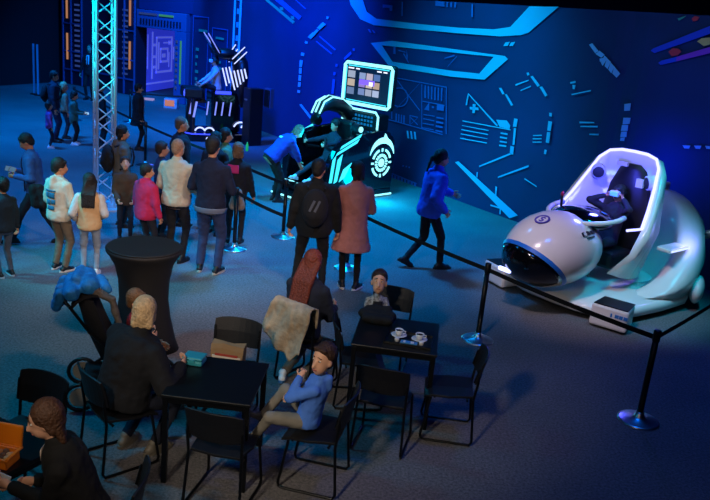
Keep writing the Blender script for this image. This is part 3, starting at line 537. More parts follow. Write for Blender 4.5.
def machine_two():
    t = tag(empty('mecha_simulator', (-4.1, 21.2, 0), 113), 'robot ride simulator with white glowing spikes and slats', 'simulator')
    MB().prism([(-0.6, -0.9), (0.6, -0.9), (0.75, -0.3), (0.7, 0.8), (0.4, 1.0), (-0.4, 1.0), (-0.7, 0.8), (-0.75, -0.3)], 0.22, Matrix.Translation((0, 0, 0))).build('base', M_blackg, t, bevel=0.03)
    mb = MB().tube([(-0.72, -0.3, 0.2), (-0.71, 0.8, 0.2), (-0.4, 1.01, 0.2), (0.4, 1.01, 0.2)], 0.015); mb.build('base_light', L_blue, t)
    MB().prism([(0.0, 0.0), (0.28, 0.03), (0.32, 0.10), (0.24, 0.10), (0.02, 0.05)], 0.01, xform((-0.765, 0.45, 0.08), (0, -1, 0))).build('base_emblem', L_white, t)
    body = MB().box((0, -0.15, 0.75), (0.75, 0.8, 1.05)).build('body', M_blackg, t, bevel=0.06)
    for y in (0.42, 0.16, -0.05, -0.3): MB().box((-0.40, y*0.85, 0.85), (0.03, 0.03, 0.36), Matrix.Rotation(R(6), 3, 'X')).build('bar_light', L_lav, body)
    MB().box((-0.40, -0.05, 1.28), (0.03, 0.42, 0.08)).build('panel_light', L_blue, body)
    # front console with glowing columns
    cs = MB().box((0, 0.72, 1.22), (0.75, 0.5, 0.28)).build('console', M_black, t, bevel=0.05)
    for x in (-0.3, 0.3):
        MB().cyl((x, 0.72, 0.22), (x, 0.72, 1.1), 0.06, n=12).build('console_leg', M_black, t)
        MB().box((x-0.065, 0.68, 0.8), (0.02, 0.05, 0.42), Matrix.Rotation(R(10), 3, 'X')).build('leg_light', L_lav, t)
    # glowing hoops on the base
    for y, z, r in ((-0.55, 0.42, 0.2), (-0.75, 0.40, 0.2), (0.3, 0.3, 0.14), (0.55, 0.3, 0.14)):
        mb = MB().tube([(-0.45+0.0*k, y+r*math.cos(R(a)), z-0.1+r*math.sin(R(a))) for k, a in enumerate(range(20, 170, 15))], 0.022); mb.build('hoop_light', L_white, t)
    # back shell of the robot and its head
    MB().ring_loft([[V((w_*math.cos(a), -0.5+dy+0.2*math.sin(a), z)) for a in [2*math.pi*k/12 for k in range(12)]] for z, w_, dy in ((0.9, 0.34, 0), (1.3, 0.46, -0.05), (1.8, 0.5, -0.08), (2.1, 0.42, -0.05), (2.3, 0.25, 0.05))]).build('back_shell', M_black, t, smooth=True)
    MB().ell((0, -0.15, 2.28), (0.26, 0.34, 0.14)).build('head_hood', M_black, t, smooth=True)
    for sx in (-1, 1):
        sp = MB().ring_loft([[V((sx*(0.16+f*0.16)+0.05*(1-f)*math.cos(a), 0.05+0.35*f*1.0+0.07*(1-f)*math.sin(a)*2, 2.25+0.5*f)) for a in [2*math.pi*k/8 for k in range(8)]] for f in (0, 0.35, 0.7, 0.97)])
        so = sp.build('head_spike', M_black, t, smooth=True)
        mb = MB().tube([(sx*(0.16+f*0.16)-0.04, 0.05+0.35*f, 2.28+0.5*f) for f in (0, 0.5, 1)], 0.014); mb.build('spike_light', L_lav, so)
        wg = MB().ring_loft([[V((sx*(0.3+0.25*f)+0.04*math.cos(a), -0.22-0.32*f+0.09*(1-f*0.7)*math.sin(a), 2.1+0.40*f)) for a in [2*math.pi*k/8 for k in range(8)]] for f in (0, 0.5, 0.98)])
        wo = wg.build('wing', M_black, t, smooth=True)
        for dz in (0.0, 0.12):
            mb = MB().tube([(sx*(0.3+0.25*f)-0.05, -0.22-0.32*f-dz*0.5, 2.13+0.40*f-dz) for f in (0.1, 0.5, 0.95)], 0.014); mb.build('wing_light', L_white, wo)
        for k in range(5):
            y = -0.26-0.085*k; MB().box((sx*0.50, y, 1.62+0.05*k), (0.02, 0.035, 0.50-0.06*k), Matrix.Rotation(R(-16), 3, 'X')).build('slat_light', L_white, t)
machine_two()
point('machine_two_glow', (-4.9, 20.6, 1.2), (0.05, 0.1, 1.0), 30, 0.2)

# dark kiosk with a framed monitor beside the second robot
t = tag(empty('kiosk_cabinet', (-3.05, 20.6, 0), 131), 'dark upright kiosk cabinet with a framed panel beside the spiked robot', 'kiosk')
MB().box((0, 0, 0.75), (0.34, 0.42, 1.5)).build('body', M_black, t, bevel=0.02)
fr = MB().box((-0.42, -0.2, 1.3), (0.3, 0.1, 0.5)).build('framed_panel', mat('frame_grey', '#3a4a6a', 0.5), t); MB().box((-0.42, -0.14, 1.3), (0.24, 0.03, 0.42)).build('panel', M_black, fr)
MB().box((0.03, 0.215, 1.2), (0.14, 0.012, 0.04)).build('label_light', L_dash, t)

# ================================================================ white pod simulator
def pod():
    t = tag(empty('pod_simulator', (3.61, 10.71, 0), 131.3), 'white spaceship pod ride with black visor on a rounded white platform', 'simulator')
    # platform: rounded plan, domed deck
    out = [(0.0, 1.32), (0.42, 1.30), (0.8, 1.15), (0.98, 0.7), (1.04, 0.1), (1.04, -0.5), (0.86, -1.0), (0.45, -1.33), (0.0, -1.42)]
    plan = out+[(-x, y) for x, y in out[-2:0:-1]]
    def ring(sc, z): return [V((x*sc, (y+0.05)*sc-0.05, z)) for x, y in plan]
    MB().ring_loft([ring(0.86, 0.0), ring(0.9, 0.05)]).build('plinth', M_black, t)
    MB().ring_loft([ring(0.92, 0.05), ring(0.99, 0.09), ring(1.0, 0.16), ring(0.985, 0.20), ring(0.94, 0.225), ring(0.6, 0.26), ring(0.2, 0.27)]).build('platform', M_white, t, smooth=True)
    # corner step pads
    for sx in (-1, 1):
        pd = MB().prism([(-0.2, -0.22), (0.2, -0.22), (0.24, 0.18), (-0.24, 0.18)], 0.28, Matrix.Translation((0.9*sx, 1.14, 0.03)) @ Matrix.Rotation(R(-14*sx), 4, 'Z')).build('step_pad', M_white, t, bevel=0.03)
        MB().prism([(-0.2, -0.2), (0.2, -0.2), (0.22, 0.16), (-0.22, 0.16)], 0.015, Matrix.Translation((0.9*sx, 1.14, 0.31)) @ Matrix.Rotation(R(-14*sx), 4, 'Z')).build('pad_top', M_black, pd, bevel=0.005)
    mm = Matrix.Translation((-0.9, 1.14, 0)) @ Matrix.Rotation(R(14), 4, 'Z')
    for k, w_ in enumerate((0.02, 0.05, 0.045, 0.05)): MB().prism([(0.0, 0.0), (w_, 0.0), (w_, 0.045), (0.0, 0.045)], 0.006, mm @ xform((-0.02-0.055*k, 0.181, 0.20), (-1, 0, 0))).build('badge', mat('badge_blue', '#2a78c8', 0.4), t)
    # rear wrap-around shell
    rings = []
    for i in range(33):
        ph = -140+280*i/32; f = math.cos(R(ph/140*90)); f = max(f, 0.0)**1.6
        H = 0.22+1.24*f; a = R(-90+ph); ca, sa = math.cos(a), math.sin(a)
        k = 0.35+0.65*f
        prof = [(0.5, 0.2), (0.98, 0.08), (1.07+0.05*f, 0.2+0.3*(H-0.2)), (1.10+0.05*f, 0.2+0.62*(H-0.2)), (1.05+0.03*f, H-0.07), (0.98, H), (0.80, H), (0.72, H-0.05), (0.73, 0.2+0.7*(H-0.2)), (0.68, 0.22+0.32*(H-0.2)), (0.5, 0.28)]
        rings.append([V((r*ca, -0.35+r*sa*0.98, z)) for r, z in prof])
    MB().ring_loft(rings).build('rear_shell', M_white, t, smooth=True)
    MB().ell((-1.05, -0.72, 0.28), (0.1, 0.28, 0.2), Matrix.Rotation(R(25), 3, 'Z')).build('side_hub', M_white, t, smooth=True)
    MB().box((0.12, -1.28, 1.45), (0.3, 0.2, 0.22)).build('rear_block', M_white, t, bevel=0.03)
    MB().capsule((-0.55, -1.25, 0.86), 0.075, (-1.25, -1.75, 1.12), 0.06).build('tail_boom', M_white, t, smooth=True)
    # nose egg
    c = V((0.04, 1.30, 0.82)); rad = (0.56, 0.78, 0.49)
    def warp(q):
        d = max(0.0, (q.y-c.y)/rad[1]); q.z -= 0.10*d**1.5; return q
    rings = []
    for i in range(15):
        g = R(-48+136*i/14); y = math.sin(g); rr = math.cos(g)
        rings.append([warp(c+V((rad[0]*rr*math.cos(a), rad[1]*y, rad[2]*rr*math.sin(a)))) for a in [2*math.pi*k/28 for k in range(28)]])
    MB().ring_loft(rings).build('nose', M_white, t, smooth=True)
    def cap(n_, th0, th1, sc, nm, m_):
        n_ = V(n_).normalized(); x, y = basis(n_); rs = []
        for i in range(11):
            th = R(th0+(th1-th0)*i/10)
            rs.append([warp(c+V([rad[j]*sc*q[j] for j in range(3)])) for q in [n_*math.cos(th)+(x*math.cos(a)+y*math.sin(a))*math.sin(th) for a in [2*math.pi*k/36 for k in range(36)]]])
        return MB().ring_loft(rs, cap=th0 < 2).build(nm, m_, t, smooth=True)
    vn = (0.05, 0.80, -0.50)
    cap(vn, 0.5, 55, 1.012, 'visor', M_blackg)
    cap(vn, 55, 60, 1.010, 'visor_band', mat('band_blue', '#1f6fd0', 0.35))
    MB().box(c+V((0.17, 0.73, -0.26)), (0.2, 0.05, 0.055)).build('nose_light', led('nose_led', '#aab4ff', 4.0), t, bevel=0.02)
    # emblem on top of the nose
    eo = c+V((0.0, 0.34, 0.415)); ex = xform(eo, (1, 0, 0), (0, 0.85, -0.36)); mb = MB(); seg_ring(mb, ex, 0.075, 0.1, 0, 360, 24, 0.008); mb.build('emblem_ring', mat('emblem_violet', '#4a3fb0', 0.4), t)
    mb = MB(); seg_ring(mb, ex @ Matrix.Translation((0, 0.022, 0)), 0.012, 0.034, 20, 270, 10, 0.010); seg_ring(mb, ex @ Matrix.Translation((0, -0.022, 0)), 0.012, 0.034, -160, 90, 10, 0.010); mb.build('emblem_letter', mat('emblem_violet', '#4a3fb0', 0.4), t)
    MB().prism([(-0.07, -0.07), (0.07, -0.07), (0.07, 0.07), (-0.07, 0.07)], 0.004, ex).build('emblem_plate', M_whitem, t)
    # lettering strokes on the near flank
    dr = V((-0.80, -0.12, 0.58)).normalized(); po = c+V([rad[j]*dr[j] for j in range(3)]); nrm = V([dr[j]/rad[j] for j in range(3)]).normalized()
    xd = V((0.1, -1, 0.0)); xd = (xd-nrm*xd.dot(nrm)).normalized(); mx = xform(po-nrm*0.012, xd, nrm.cross(xd))
    mb = MB()
    for (x0, y0, w_, h_) in ((-0.16, 0.0, 0.012, 0.05), (-0.16, 0.045, 0.04, 0.01), (-0.16, 0.0, 0.04, 0.01), (-0.10, -0.01, 0.03, 0.01), (-0.05, 0, 0.012, 0.05), (-0.03, 0, 0.012, 0.05), (-0.05, 0.045, 0.03, 0.01), (0.0, 0.0, 0.012, 0.05), (0.02, 0.02, 0.02, 0.012), (0.045, 0, 0.012, 0.05), (0.07, 0, 0.012, 0.05), (0.09, 0, 0.035, 0.01), (0.09, 0.045, 0.035, 0.01), (0.09, 0, 0.012, 0.05), (0.115, 0, 0.012, 0.05)): mb.prism([(x0, y0), (x0+w_, y0), (x0+w_, y0+h_), (x0, y0+h_)], 0.02, mx)
    for k in range(9): mb.prism([(-0.09+0.02*k, -0.045), (-0.077+0.02*k, -0.045), (-0.077+0.02*k, -0.025), (-0.09+0.02*k, -0.025)], 0.02, mx)
    mb.build('lettering', mat('letter_grey', '#2a2c3c', 0.5), t)
    # cockpit rim, dash and joystick
    MB().ell((0, 0.78, 1.19), (0.43, 0.44, 0.15)).build('dash', M_blackg, t, smooth=True)
    mb = MB().tube([(0.50*math.cos(R(a)), 0.72+0.52*math.sin(R(a)), 1.27-0.07*math.sin(R(a))) for a in range(-15, 196, 15)], 0.035); mb.build('dash_rim', M_white, t, smooth=True)
    js = MB().cyl((0.40, 0.74, 1.22), (0.40, 0.76, 1.40), 0.018).build('joystick', M_black, t); MB().ell((0.40, 0.76, 1.43), (0.025, 0.025, 0.04)).build('knob', mat('knob_red', '#b02040', 0.4), js, smooth=True)
    # seat shell: U-shaped hood with light loop
    top_e = [(0.66, 0.40, 1.16), (0.60, 0.22, 1.38), (0.53, 0.04, 1.66), (0.46, -0.10, 1.90), (0.36, -0.18, 2.01), (0.2, -0.22, 2.045), (0.0, -0.23, 2.05)]
    bot_e = [(0.40, 0.62, 0.50), (0.42, 0.38, 0.42), (0.42, 0.12, 0.36), (0.40, -0.12, 0.34), (0.32, -0.30, 0.32), (0.18, -0.38, 0.30), (0.0, -0.40, 0.30)]
    top_e += [(-x, y, z) for x, y, z in top_e[-2::-1]]; bot_e += [(-x, y, z) for x, y, z in bot_e[-2::-1]]
    sh = []
    for T, B in zip(top_e, bot_e):
        T, B = V(T), V(B); nx = V((B.x, min(B.y, 0)*1.3, 0)).normalized(); mid = T*0.45+B*0.55+nx*0.09
        sh.append([B, mid, T, T+nx*0.09+V((0, 0, -0.015)), T+nx*0.12+V((0, 0, -0.10)), mid+nx*0.10, B+nx*0.05])
    MB().ring_loft(sh).build('seat_shell', M_white, t, smooth=True)
    loop_led = led('loop_led', '#9a9cff', 3.0)
    mb = MB().tube([V(q)+V((0, 0.012, 0.008)) for q in top_e], 0.02, n=8); mb.build('loop_light', loop_led, t)
    mb = MB().tube([(-0.66, 0.40, 1.165), (-0.56, 0.60, 1.14)], 0.018); mb.build('loop_tail_light', loop_led, t)
    # armrest fin with a light edge on the near side
    fn = MB().prism([(-0.08, -0.28), (0.12, -0.24), (0.12, 0.24), (-0.10, 0.28)], 0.05, Matrix.Translation((-0.80, -0.28, 0.84))).build('side_fin', M_white, t, bevel=0.015)
    MB().box((-0.905, -0.28, 0.865), (0.012, 0.48, 0.025)).build('fin_light', L_white, fn)
    # seat, headrest speakers
    MB().box((0, 0.05, 0.58), (0.56, 0.6, 0.25)).build('seat', M_black, t, bevel=0.06)
    MB().ring_loft([[V((w_*math.cos(a), -0.20-(z-0.6)*0.06+0.08*math.sin(a), z)) for a in [2*math.pi*k/14 for k in range(14)]] for z, w_ in ((0.6, 0.30), (0.9, 0.34), (1.25, 0.36), (1.55, 0.32), (1.8, 0.22), (1.88, 0.12))]).build('seat_back', M_black, t, smooth=True)
    for sx in (-1, 1):
        sp = MB().cyl((0.46*sx, -0.10, 1.72), (0.38*sx, 0.0, 1.70), 0.10, n=18).build('speaker', M_whitem, t, smooth=True); MB().cyl((0.385*sx, -0.006, 1.701), (0.375*sx, 0.007, 1.699), 0.08, n=18).build('speaker_cone', M_black, sp)
    MB().box((-0.2, -0.15, 1.65), (0.1, 0.05, 0.12)).build('headrest_tag', mat('tag_cream', '#d8c8b0', 0.6), t); MB().box((0.12, -0.16, 1.87), (0.16, 0.05, 0.06)).build('headrest_tag', mat('tag_cream', '#d8c8b0', 0.6), t)
pod()
point('pod_glow', (3.3, 10.35, 1.75), (0.07, 0.08, 1.0), 55, 0.1)
point('pod_glow_rear', (4.3, 11.9, 1.7), (0.0, 0.02, 1.0), 26, 0.2)
point('pod_glow_near', (4.55, 10.35, 1.0), (0.25, 0.2, 1.0), 5, 0.1)
# ================================================================ furniture
M_seat = mat('chair_black', '#0e0f13', 0.5, bump=0.1, bscale=80)
M_table = mat('table_black', '#0d1013', 0.38)
def chair(x, y, yaw, label, group=None):
    t = tag(empty('chair', (x, y, 0), yaw), label, 'chair', group)
    # seat: slightly dished slab
    rings = []
    for i in range(7):
        yy = -0.20+0.42*i/6; dz = 0.02*math.cos(math.pi*i/6)*0.6-(0.025 if i == 6 else 0); hw = 0.215-0.01*abs(i-3)
        rings.append([V((-hw, yy, 0.45+dz)), V((0, yy, 0.438+dz)), V((hw, yy, 0.45+dz)), V((hw, yy, 0.43+dz)), V((0, yy, 0.418+dz)), V((-hw, yy, 0.43+dz))])
    MB().ring_loft(rings).build('seat', M_seat, t, smooth=False, bevel=0.006)
    rings = []
    for i in range(9):
        u = -1+2*i/8; xx = 0.215*u; yy = -0.235+0.045*u*u; e = 0.02*u**4
        rings.append([V((xx, yy, 0.565+e)), V((xx, yy-0.02, 0.70)), V((xx, yy-0.05, 0.82-e)), V((xx, yy-0.066, 0.815-e)), V((xx, yy-0.037, 0.70)), V((xx, yy-0.016, 0.57+e))])
    MB().ring_loft(rings).build('backrest', M_seat, t, bevel=0.004)
    for s in (-1, 1):
        mb = MB().tube([(0.2*s, -0.19, 0.60), (0.205*s, -0.215, 0.74), (0.205*s, -0.22, 0.60), (0.2*s, -0.2, 0.43), (0.215*s, -0.235, 0.04), (0.215*s, -0.215, 0.012), (0.215*s, -0.18, 0.012), (0.215*s, 0.17, 0.012), (0.215*s, 0.205, 0.02), (0.215*s, 0.215, 0.05), (0.2*s, 0.16, 0.42)], 0.0115, n=8)
        mb.build('sled_leg', M_frame, t)
    MB().tube([(-0.2, 0.13, 0.42), (0.2, 0.13, 0.42)], 0.01).build('crossbar', M_frame, t); MB().tube([(-0.2, -0.15, 0.42), (0.2, -0.15, 0.42)], 0.01).build('crossbar', M_frame, t)
    return t
def table(x, y, yaw, w_, d_, label):
    t = tag(empty('cafe_table', (x, y, 0), yaw), label, 'table')
    MB().box((0, 0, 0.727), (w_, d_, 0.026)).build('tabletop', M_table, t, bevel=0.006)
    for sx in (-1, 1):
        for sy in (-1, 1): MB().box((sx*(w_/2-0.03), sy*(d_/2-0.03), 0.357), (0.04, 0.04, 0.714)).build('leg', M_frame, t, bevel=0.004)
    mb = MB()
    for s in (-1, 1): mb.box((0, s*(d_/2-0.03), 0.69), (w_-0.1, 0.02, 0.045)); mb.box((s*(w_/2-0.03), 0, 0.69), (0.02, d_-0.1, 0.045))
    mb.build('apron', M_frame, t)
    return t
table(-0.95, 5.36, -3, 0.66, 0.72, 'black square cafe table with the teal lunch box on it')
table(0.46, 6.60, -6, 0.76, 0.76, 'black square cafe table with the tray of coffee cups')
table(-2.27, 4.08, -28, 0.84, 0.80, 'black square cafe table with the orange lunch box on it')
chair(-0.80, 4.96, -12, 'empty black chair pushed in at the lunch box table, opposite the paper bag chair')
chair(-1.0, 6.14, 172, 'black chair with a paper bag standing on its seat')
chair(-1.68, 5.31, -48, 'black chair under the blond woman in the dark padded jacket')
chair(-0.16, 5.27, 78, 'black chair the boy in the blue hoodie sits on')
chair(-0.36, 6.98, -35, 'black chair draped with a beige jacket under the auburn haired woman')
chair(0.38, 5.93, -13, 'empty black chair pushed in at the tray table, beside the boy in the blue hoodie')
chair(0.95, 6.22, 85, 'empty black chair at the tray table beside the belt stanchion')
chair(0.40, 7.42, 168, 'black chair behind the toddler at the tray table')
chair(0.15, 6.66, -84, 'empty black chair between the auburn haired woman and the tray table')
chair(-2.22, 4.78, 160, 'empty black chair behind the orange lunch box table')
chair(-1.37, 3.90, 96, 'black chair under the woman in the black cardigan')

def cocktail():
    t = tag(empty('cocktail_table', (-2.10, 7.36, 0)), 'tall round cocktail table in a black stretch cover', 'table')
    prof = [(0.335, 0.01), (0.30, 0.12), (0.255, 0.35), (0.235, 0.55), (0.25, 0.75), (0.29, 0.92), (0.345, 1.02), (0.372, 1.055), (0.378, 1.085), (0.368, 1.098), (0.2, 1.10)]
    n = 48; rings = []
    for r, z in prof:
        k = max(0, 1-z/0.9)
        rings.append([V(((r+0.035*k*math.cos(4*a))*math.cos(a), (r+0.035*k*math.cos(4*a))*math.sin(a), z)) for a in [2*math.pi*i/n for i in range(n)]])
    MB().ring_loft(rings[:-2]).build('stretch_cover', mat('stretch_black', '#07080b', 0.75), t, smooth=True)
    MB().lathe([(0.366, 1.086), (0.368, 1.098), (0.36, 1.104), (0.05, 1.106)], n=48).build('cover_top', mat('stretch_top', '#0c0c0f', 0.7), t, smooth=False)
cocktail()

# ---- things on the tables
def lunchbox(x, y, z, yaw, col, label, size, open_=False):
    m_ = mat('box_'+col.strip('#'), col, 0.4); a, b, h = size
    t = tag(empty('lunch_box', (x, y, z), yaw), label, 'lunch box')
    if not open_:
        MB().box((0, 0, h*0.3), (a, b, h*0.6)).build('tub', m_, t, bevel=0.015); MB().box((0, 0, h*0.8), (a*1.04, b*1.04, h*0.35)).build('lid', m_, t, bevel=0.015)
        for s in (-1, 1): MB().box((0, s*b*0.53, h*0.6), (a*0.3, 0.012, h*0.4)).build('clip', m_, t, bevel=0.004)
    else:
        mb = MB(); 
        for s in (-1, 1): mb.box((s*(a/2-0.006), 0, h/2), (0.012, b, h)); mb.box((0, s*(b/2-0.006), h/2), (a, 0.012, h))
        mb.box((0, 0, 0.006), (a, b, 0.012)); mb.build('tub', m_, t, bevel=0.003)
        mb = MB(); 
        for s in (-1, 1): mb.box((s*(a/2+0.006), 0, h), (0.016, b+0.03, 0.014)); mb.box((0, s*(b/2+0.006), h), (a+0.03, 0.016, 0.014))
        mb.build('rim', m_, t, bevel=0.003)
        MB().box((0, b/2+0.03, h+0.06), (a*1.05, 0.02, 0.14), Matrix.Rotation(R(-12), 3, 'X')).build('lid', m_, t, bevel=0.012)
        for k in range(16):
            c = ('#8a5a30', '#b87848', '#6a4a3a', '#c8a078')[k % 4]
            MB().ell(((k % 4-1.5)*a*0.21, (k//4-1.5)*b*0.2, h*0.55+0.008*(k % 3)), (0.02, 0.017, 0.014), n=8, m=5).build('snack', mat('snack_'+c.strip('#'), c, 0.8), t, smooth=True)
    return t
lunchbox(-1.18, 5.58, 0.7405, -8, '#2f8f9c', 'closed teal lunch box on the black table', (0.16, 0.13, 0.075))
lunchbox(-1.99, 4.0, 0.7405, -8, '#f08418', 'open orange lunch box full of snacks', (0.18, 0.14, 0.07), True)

def tray():
    yaw = -10; t = tag(empty('serving_tray', (0.56, 6.44, 0.7405), yaw), 'black rectangular serving tray holding two coffee cups', 'tray')
    MB().box((0, 0, 0.006), (0.42, 0.30, 0.012)).build('tray_bed', M_table, t); mb = MB()
    for s in (-1, 1): mb.box((s*0.205, 0, 0.014), (0.012, 0.30, 0.028)); mb.box((0, s*0.144, 0.014), (0.42, 0.012, 0.028))
    mb.build('tray_rim', M_table, t)
    ca, sa = math.cos(R(yaw)), math.sin(R(yaw))
    def at_(x, y): return (0.56+ca*x-sa*y, 6.44+sa*x+ca*y)
    M_por = mat('porcelain', '#d8d8d8', 0.25)
    for x, y, lab in ((-0.10, 0.05, 'white coffee cup on a saucer, the one nearer the toddler on the tray'), (0.09, 0.03, 'white coffee cup on a saucer, the one nearer the empty chair by the stanchion')):
        px_, py_ = at_(x, y); c = tag(empty('coffee_cup', (px_, py_, 0.7535)), lab, 'cup')
        MB().lathe([(0.03, 0.0), (0.05, 0.006), (0.074, 0.014), (0.072, 0.017), (0.03, 0.006)], n=24).build('saucer', M_por, c, smooth=True)
        cup = MB().lathe([(0.022, 0.008), (0.032, 0.03), (0.040, 0.062), (0.037, 0.062), (0.028, 0.03), (0.018, 0.014)], n=20).build('cup', M_por, c, smooth=True)
        MB().tube([(0.036, 0, 0.052), (0.058, 0, 0.05), (0.058, 0, 0.03), (0.033, 0, 0.024)], 0.005).build('handle', M_por, cup)
        MB().lathe([(0.036, 0.052), (0.001, 0.0525)], n=18).build('coffee', mat('coffee', '#20120a', 0.2), cup)
    px_, py_ = at_(0.01, -0.08); b = tag(empty('napkin_pack', (px_, py_, 0.7530), yaw), 'blue and white paper packet at the front of the tray', 'packet')
    MB().box((0, 0, 0.006), (0.15, 0.055, 0.012)).build('packet', mat('packet_blue', '#3f88c0', 0.5), b); MB().box((0.03, 0, 0.0125), (0.03, 0.05, 0.002)).build('print', M_whitem, b); MB().box((-0.04, 0, 0.0125), (0.02, 0.05, 0.002)).build('print', M_whitem, b)
    for x, lab in ((-0.10, 'small glass creamer pot beside the packet, toddler side'), (0.12, 'small glass creamer pot beside the packet, empty chair side')):
        px_, py_ = at_(x, -0.075); tag(MB().lathe([(0.018, 0), (0.022, 0.02), (0.02, 0.035), (0.01, 0.036)], n=14).build('creamer_pot', M_por, smooth=True), lab, 'pot').location = (px_, py_, 0.7530)
tray()
# paper bag on the chair behind the table
t = tag(empty('paper_bag', (-1.0, 6.10, 0.452), 172), 'brown paper bag with red and white print on a chair seat', 'bag')
rs = []
for z, a, b in ((0, 0.13, 0.06), (0.08, 0.135, 0.065), (0.16, 0.14, 0.06), (0.21, 0.145, 0.05), (0.25, 0.145, 0.035)):
    rs.append([V((a*sx*(1 if k else 1), b*sy, z+0.012*math.sin(sx*3+sy))) for k, (sx, sy) in enumerate(((-1, -1), (-0.3, -1.05), (0.4, -0.95), (1, -1), (1, 1), (0.3, 1.05), (-0.4, 0.95), (-1, 1)))])
MB().ring_loft(rs).build('bag_body', mat('kraft', '#8c6c48', 0.85, bump=0.3, bscale=12), t)
for sy in (-1, 1): MB().box((0, sy*0.063, 0.13), (0.25, 0.008, 0.05)).build('printed_band', mat('bag_white', '#cfc6b8', 0.8), t)
for sy in (-1, 1): MB().box((0.0, sy*0.0655, 0.165), (0.2, 0.006, 0.02)).build('printed_line', mat('bag_red', '#a03a2c', 0.8), t)

# ---- garments lying about
def lumpy(name, label, cat, parts, m_, vox=0.014, parent=None):
    mb = MB()
    for q in parts: mb.capsule(*q)
    o = mb.build(name, m_, parent, remesh=vox, smooth_it=4, folds=0.022)
    return tag(o, label, cat) if label else o

# ================================================================ people
TS = [(-0.13, 0.13, 0.10), (-0.06, 0.163, 0.118), (0.0, 0.168, 0.120), (0.13, 0.148, 0.104), (0.28, 0.158, 0.112), (0.40, 0.172, 0.116), (0.475, 0.160, 0.098), (0.53, 0.10, 0.078), (0.57, 0.062, 0.062)]
def tsec(t):
    for (a, x0, y0), (b, x1, y1) in zip(TS, TS[1:]):
        if t <= b:
            f = max(0, min(1, (t-a)/(b-a))); return x0+(x1-x0)*f, y0+(y1-y0)*f
    return TS[-1][1:]
def ik(a, b, l1, l2, hint):
    d = b-a; L = d.length
    if L > (l1+l2)*0.995: b = a+d.normalized()*(l1+l2)*0.995; d = b-a; L = d.length
    if L < abs(l1-l2)+0.02: L = abs(l1-l2)+0.02; b = a+d.normalized()*L; d = b-a
    x = (l1*l1-l2*l2+L*L)/(2*L); y = math.sqrt(max(0, l1*l1-x*x))
    u = d.normalized(); h = V(hint); h = h-u*h.dot(u)
    if h.length < 1e-4: h = V((0, 1, 0.01))-u*u.y
    return a+u*x+h.normalized()*y, b
SKIN = dict(a='#c98e6e', b='#b87a5a', c='#d9a486')
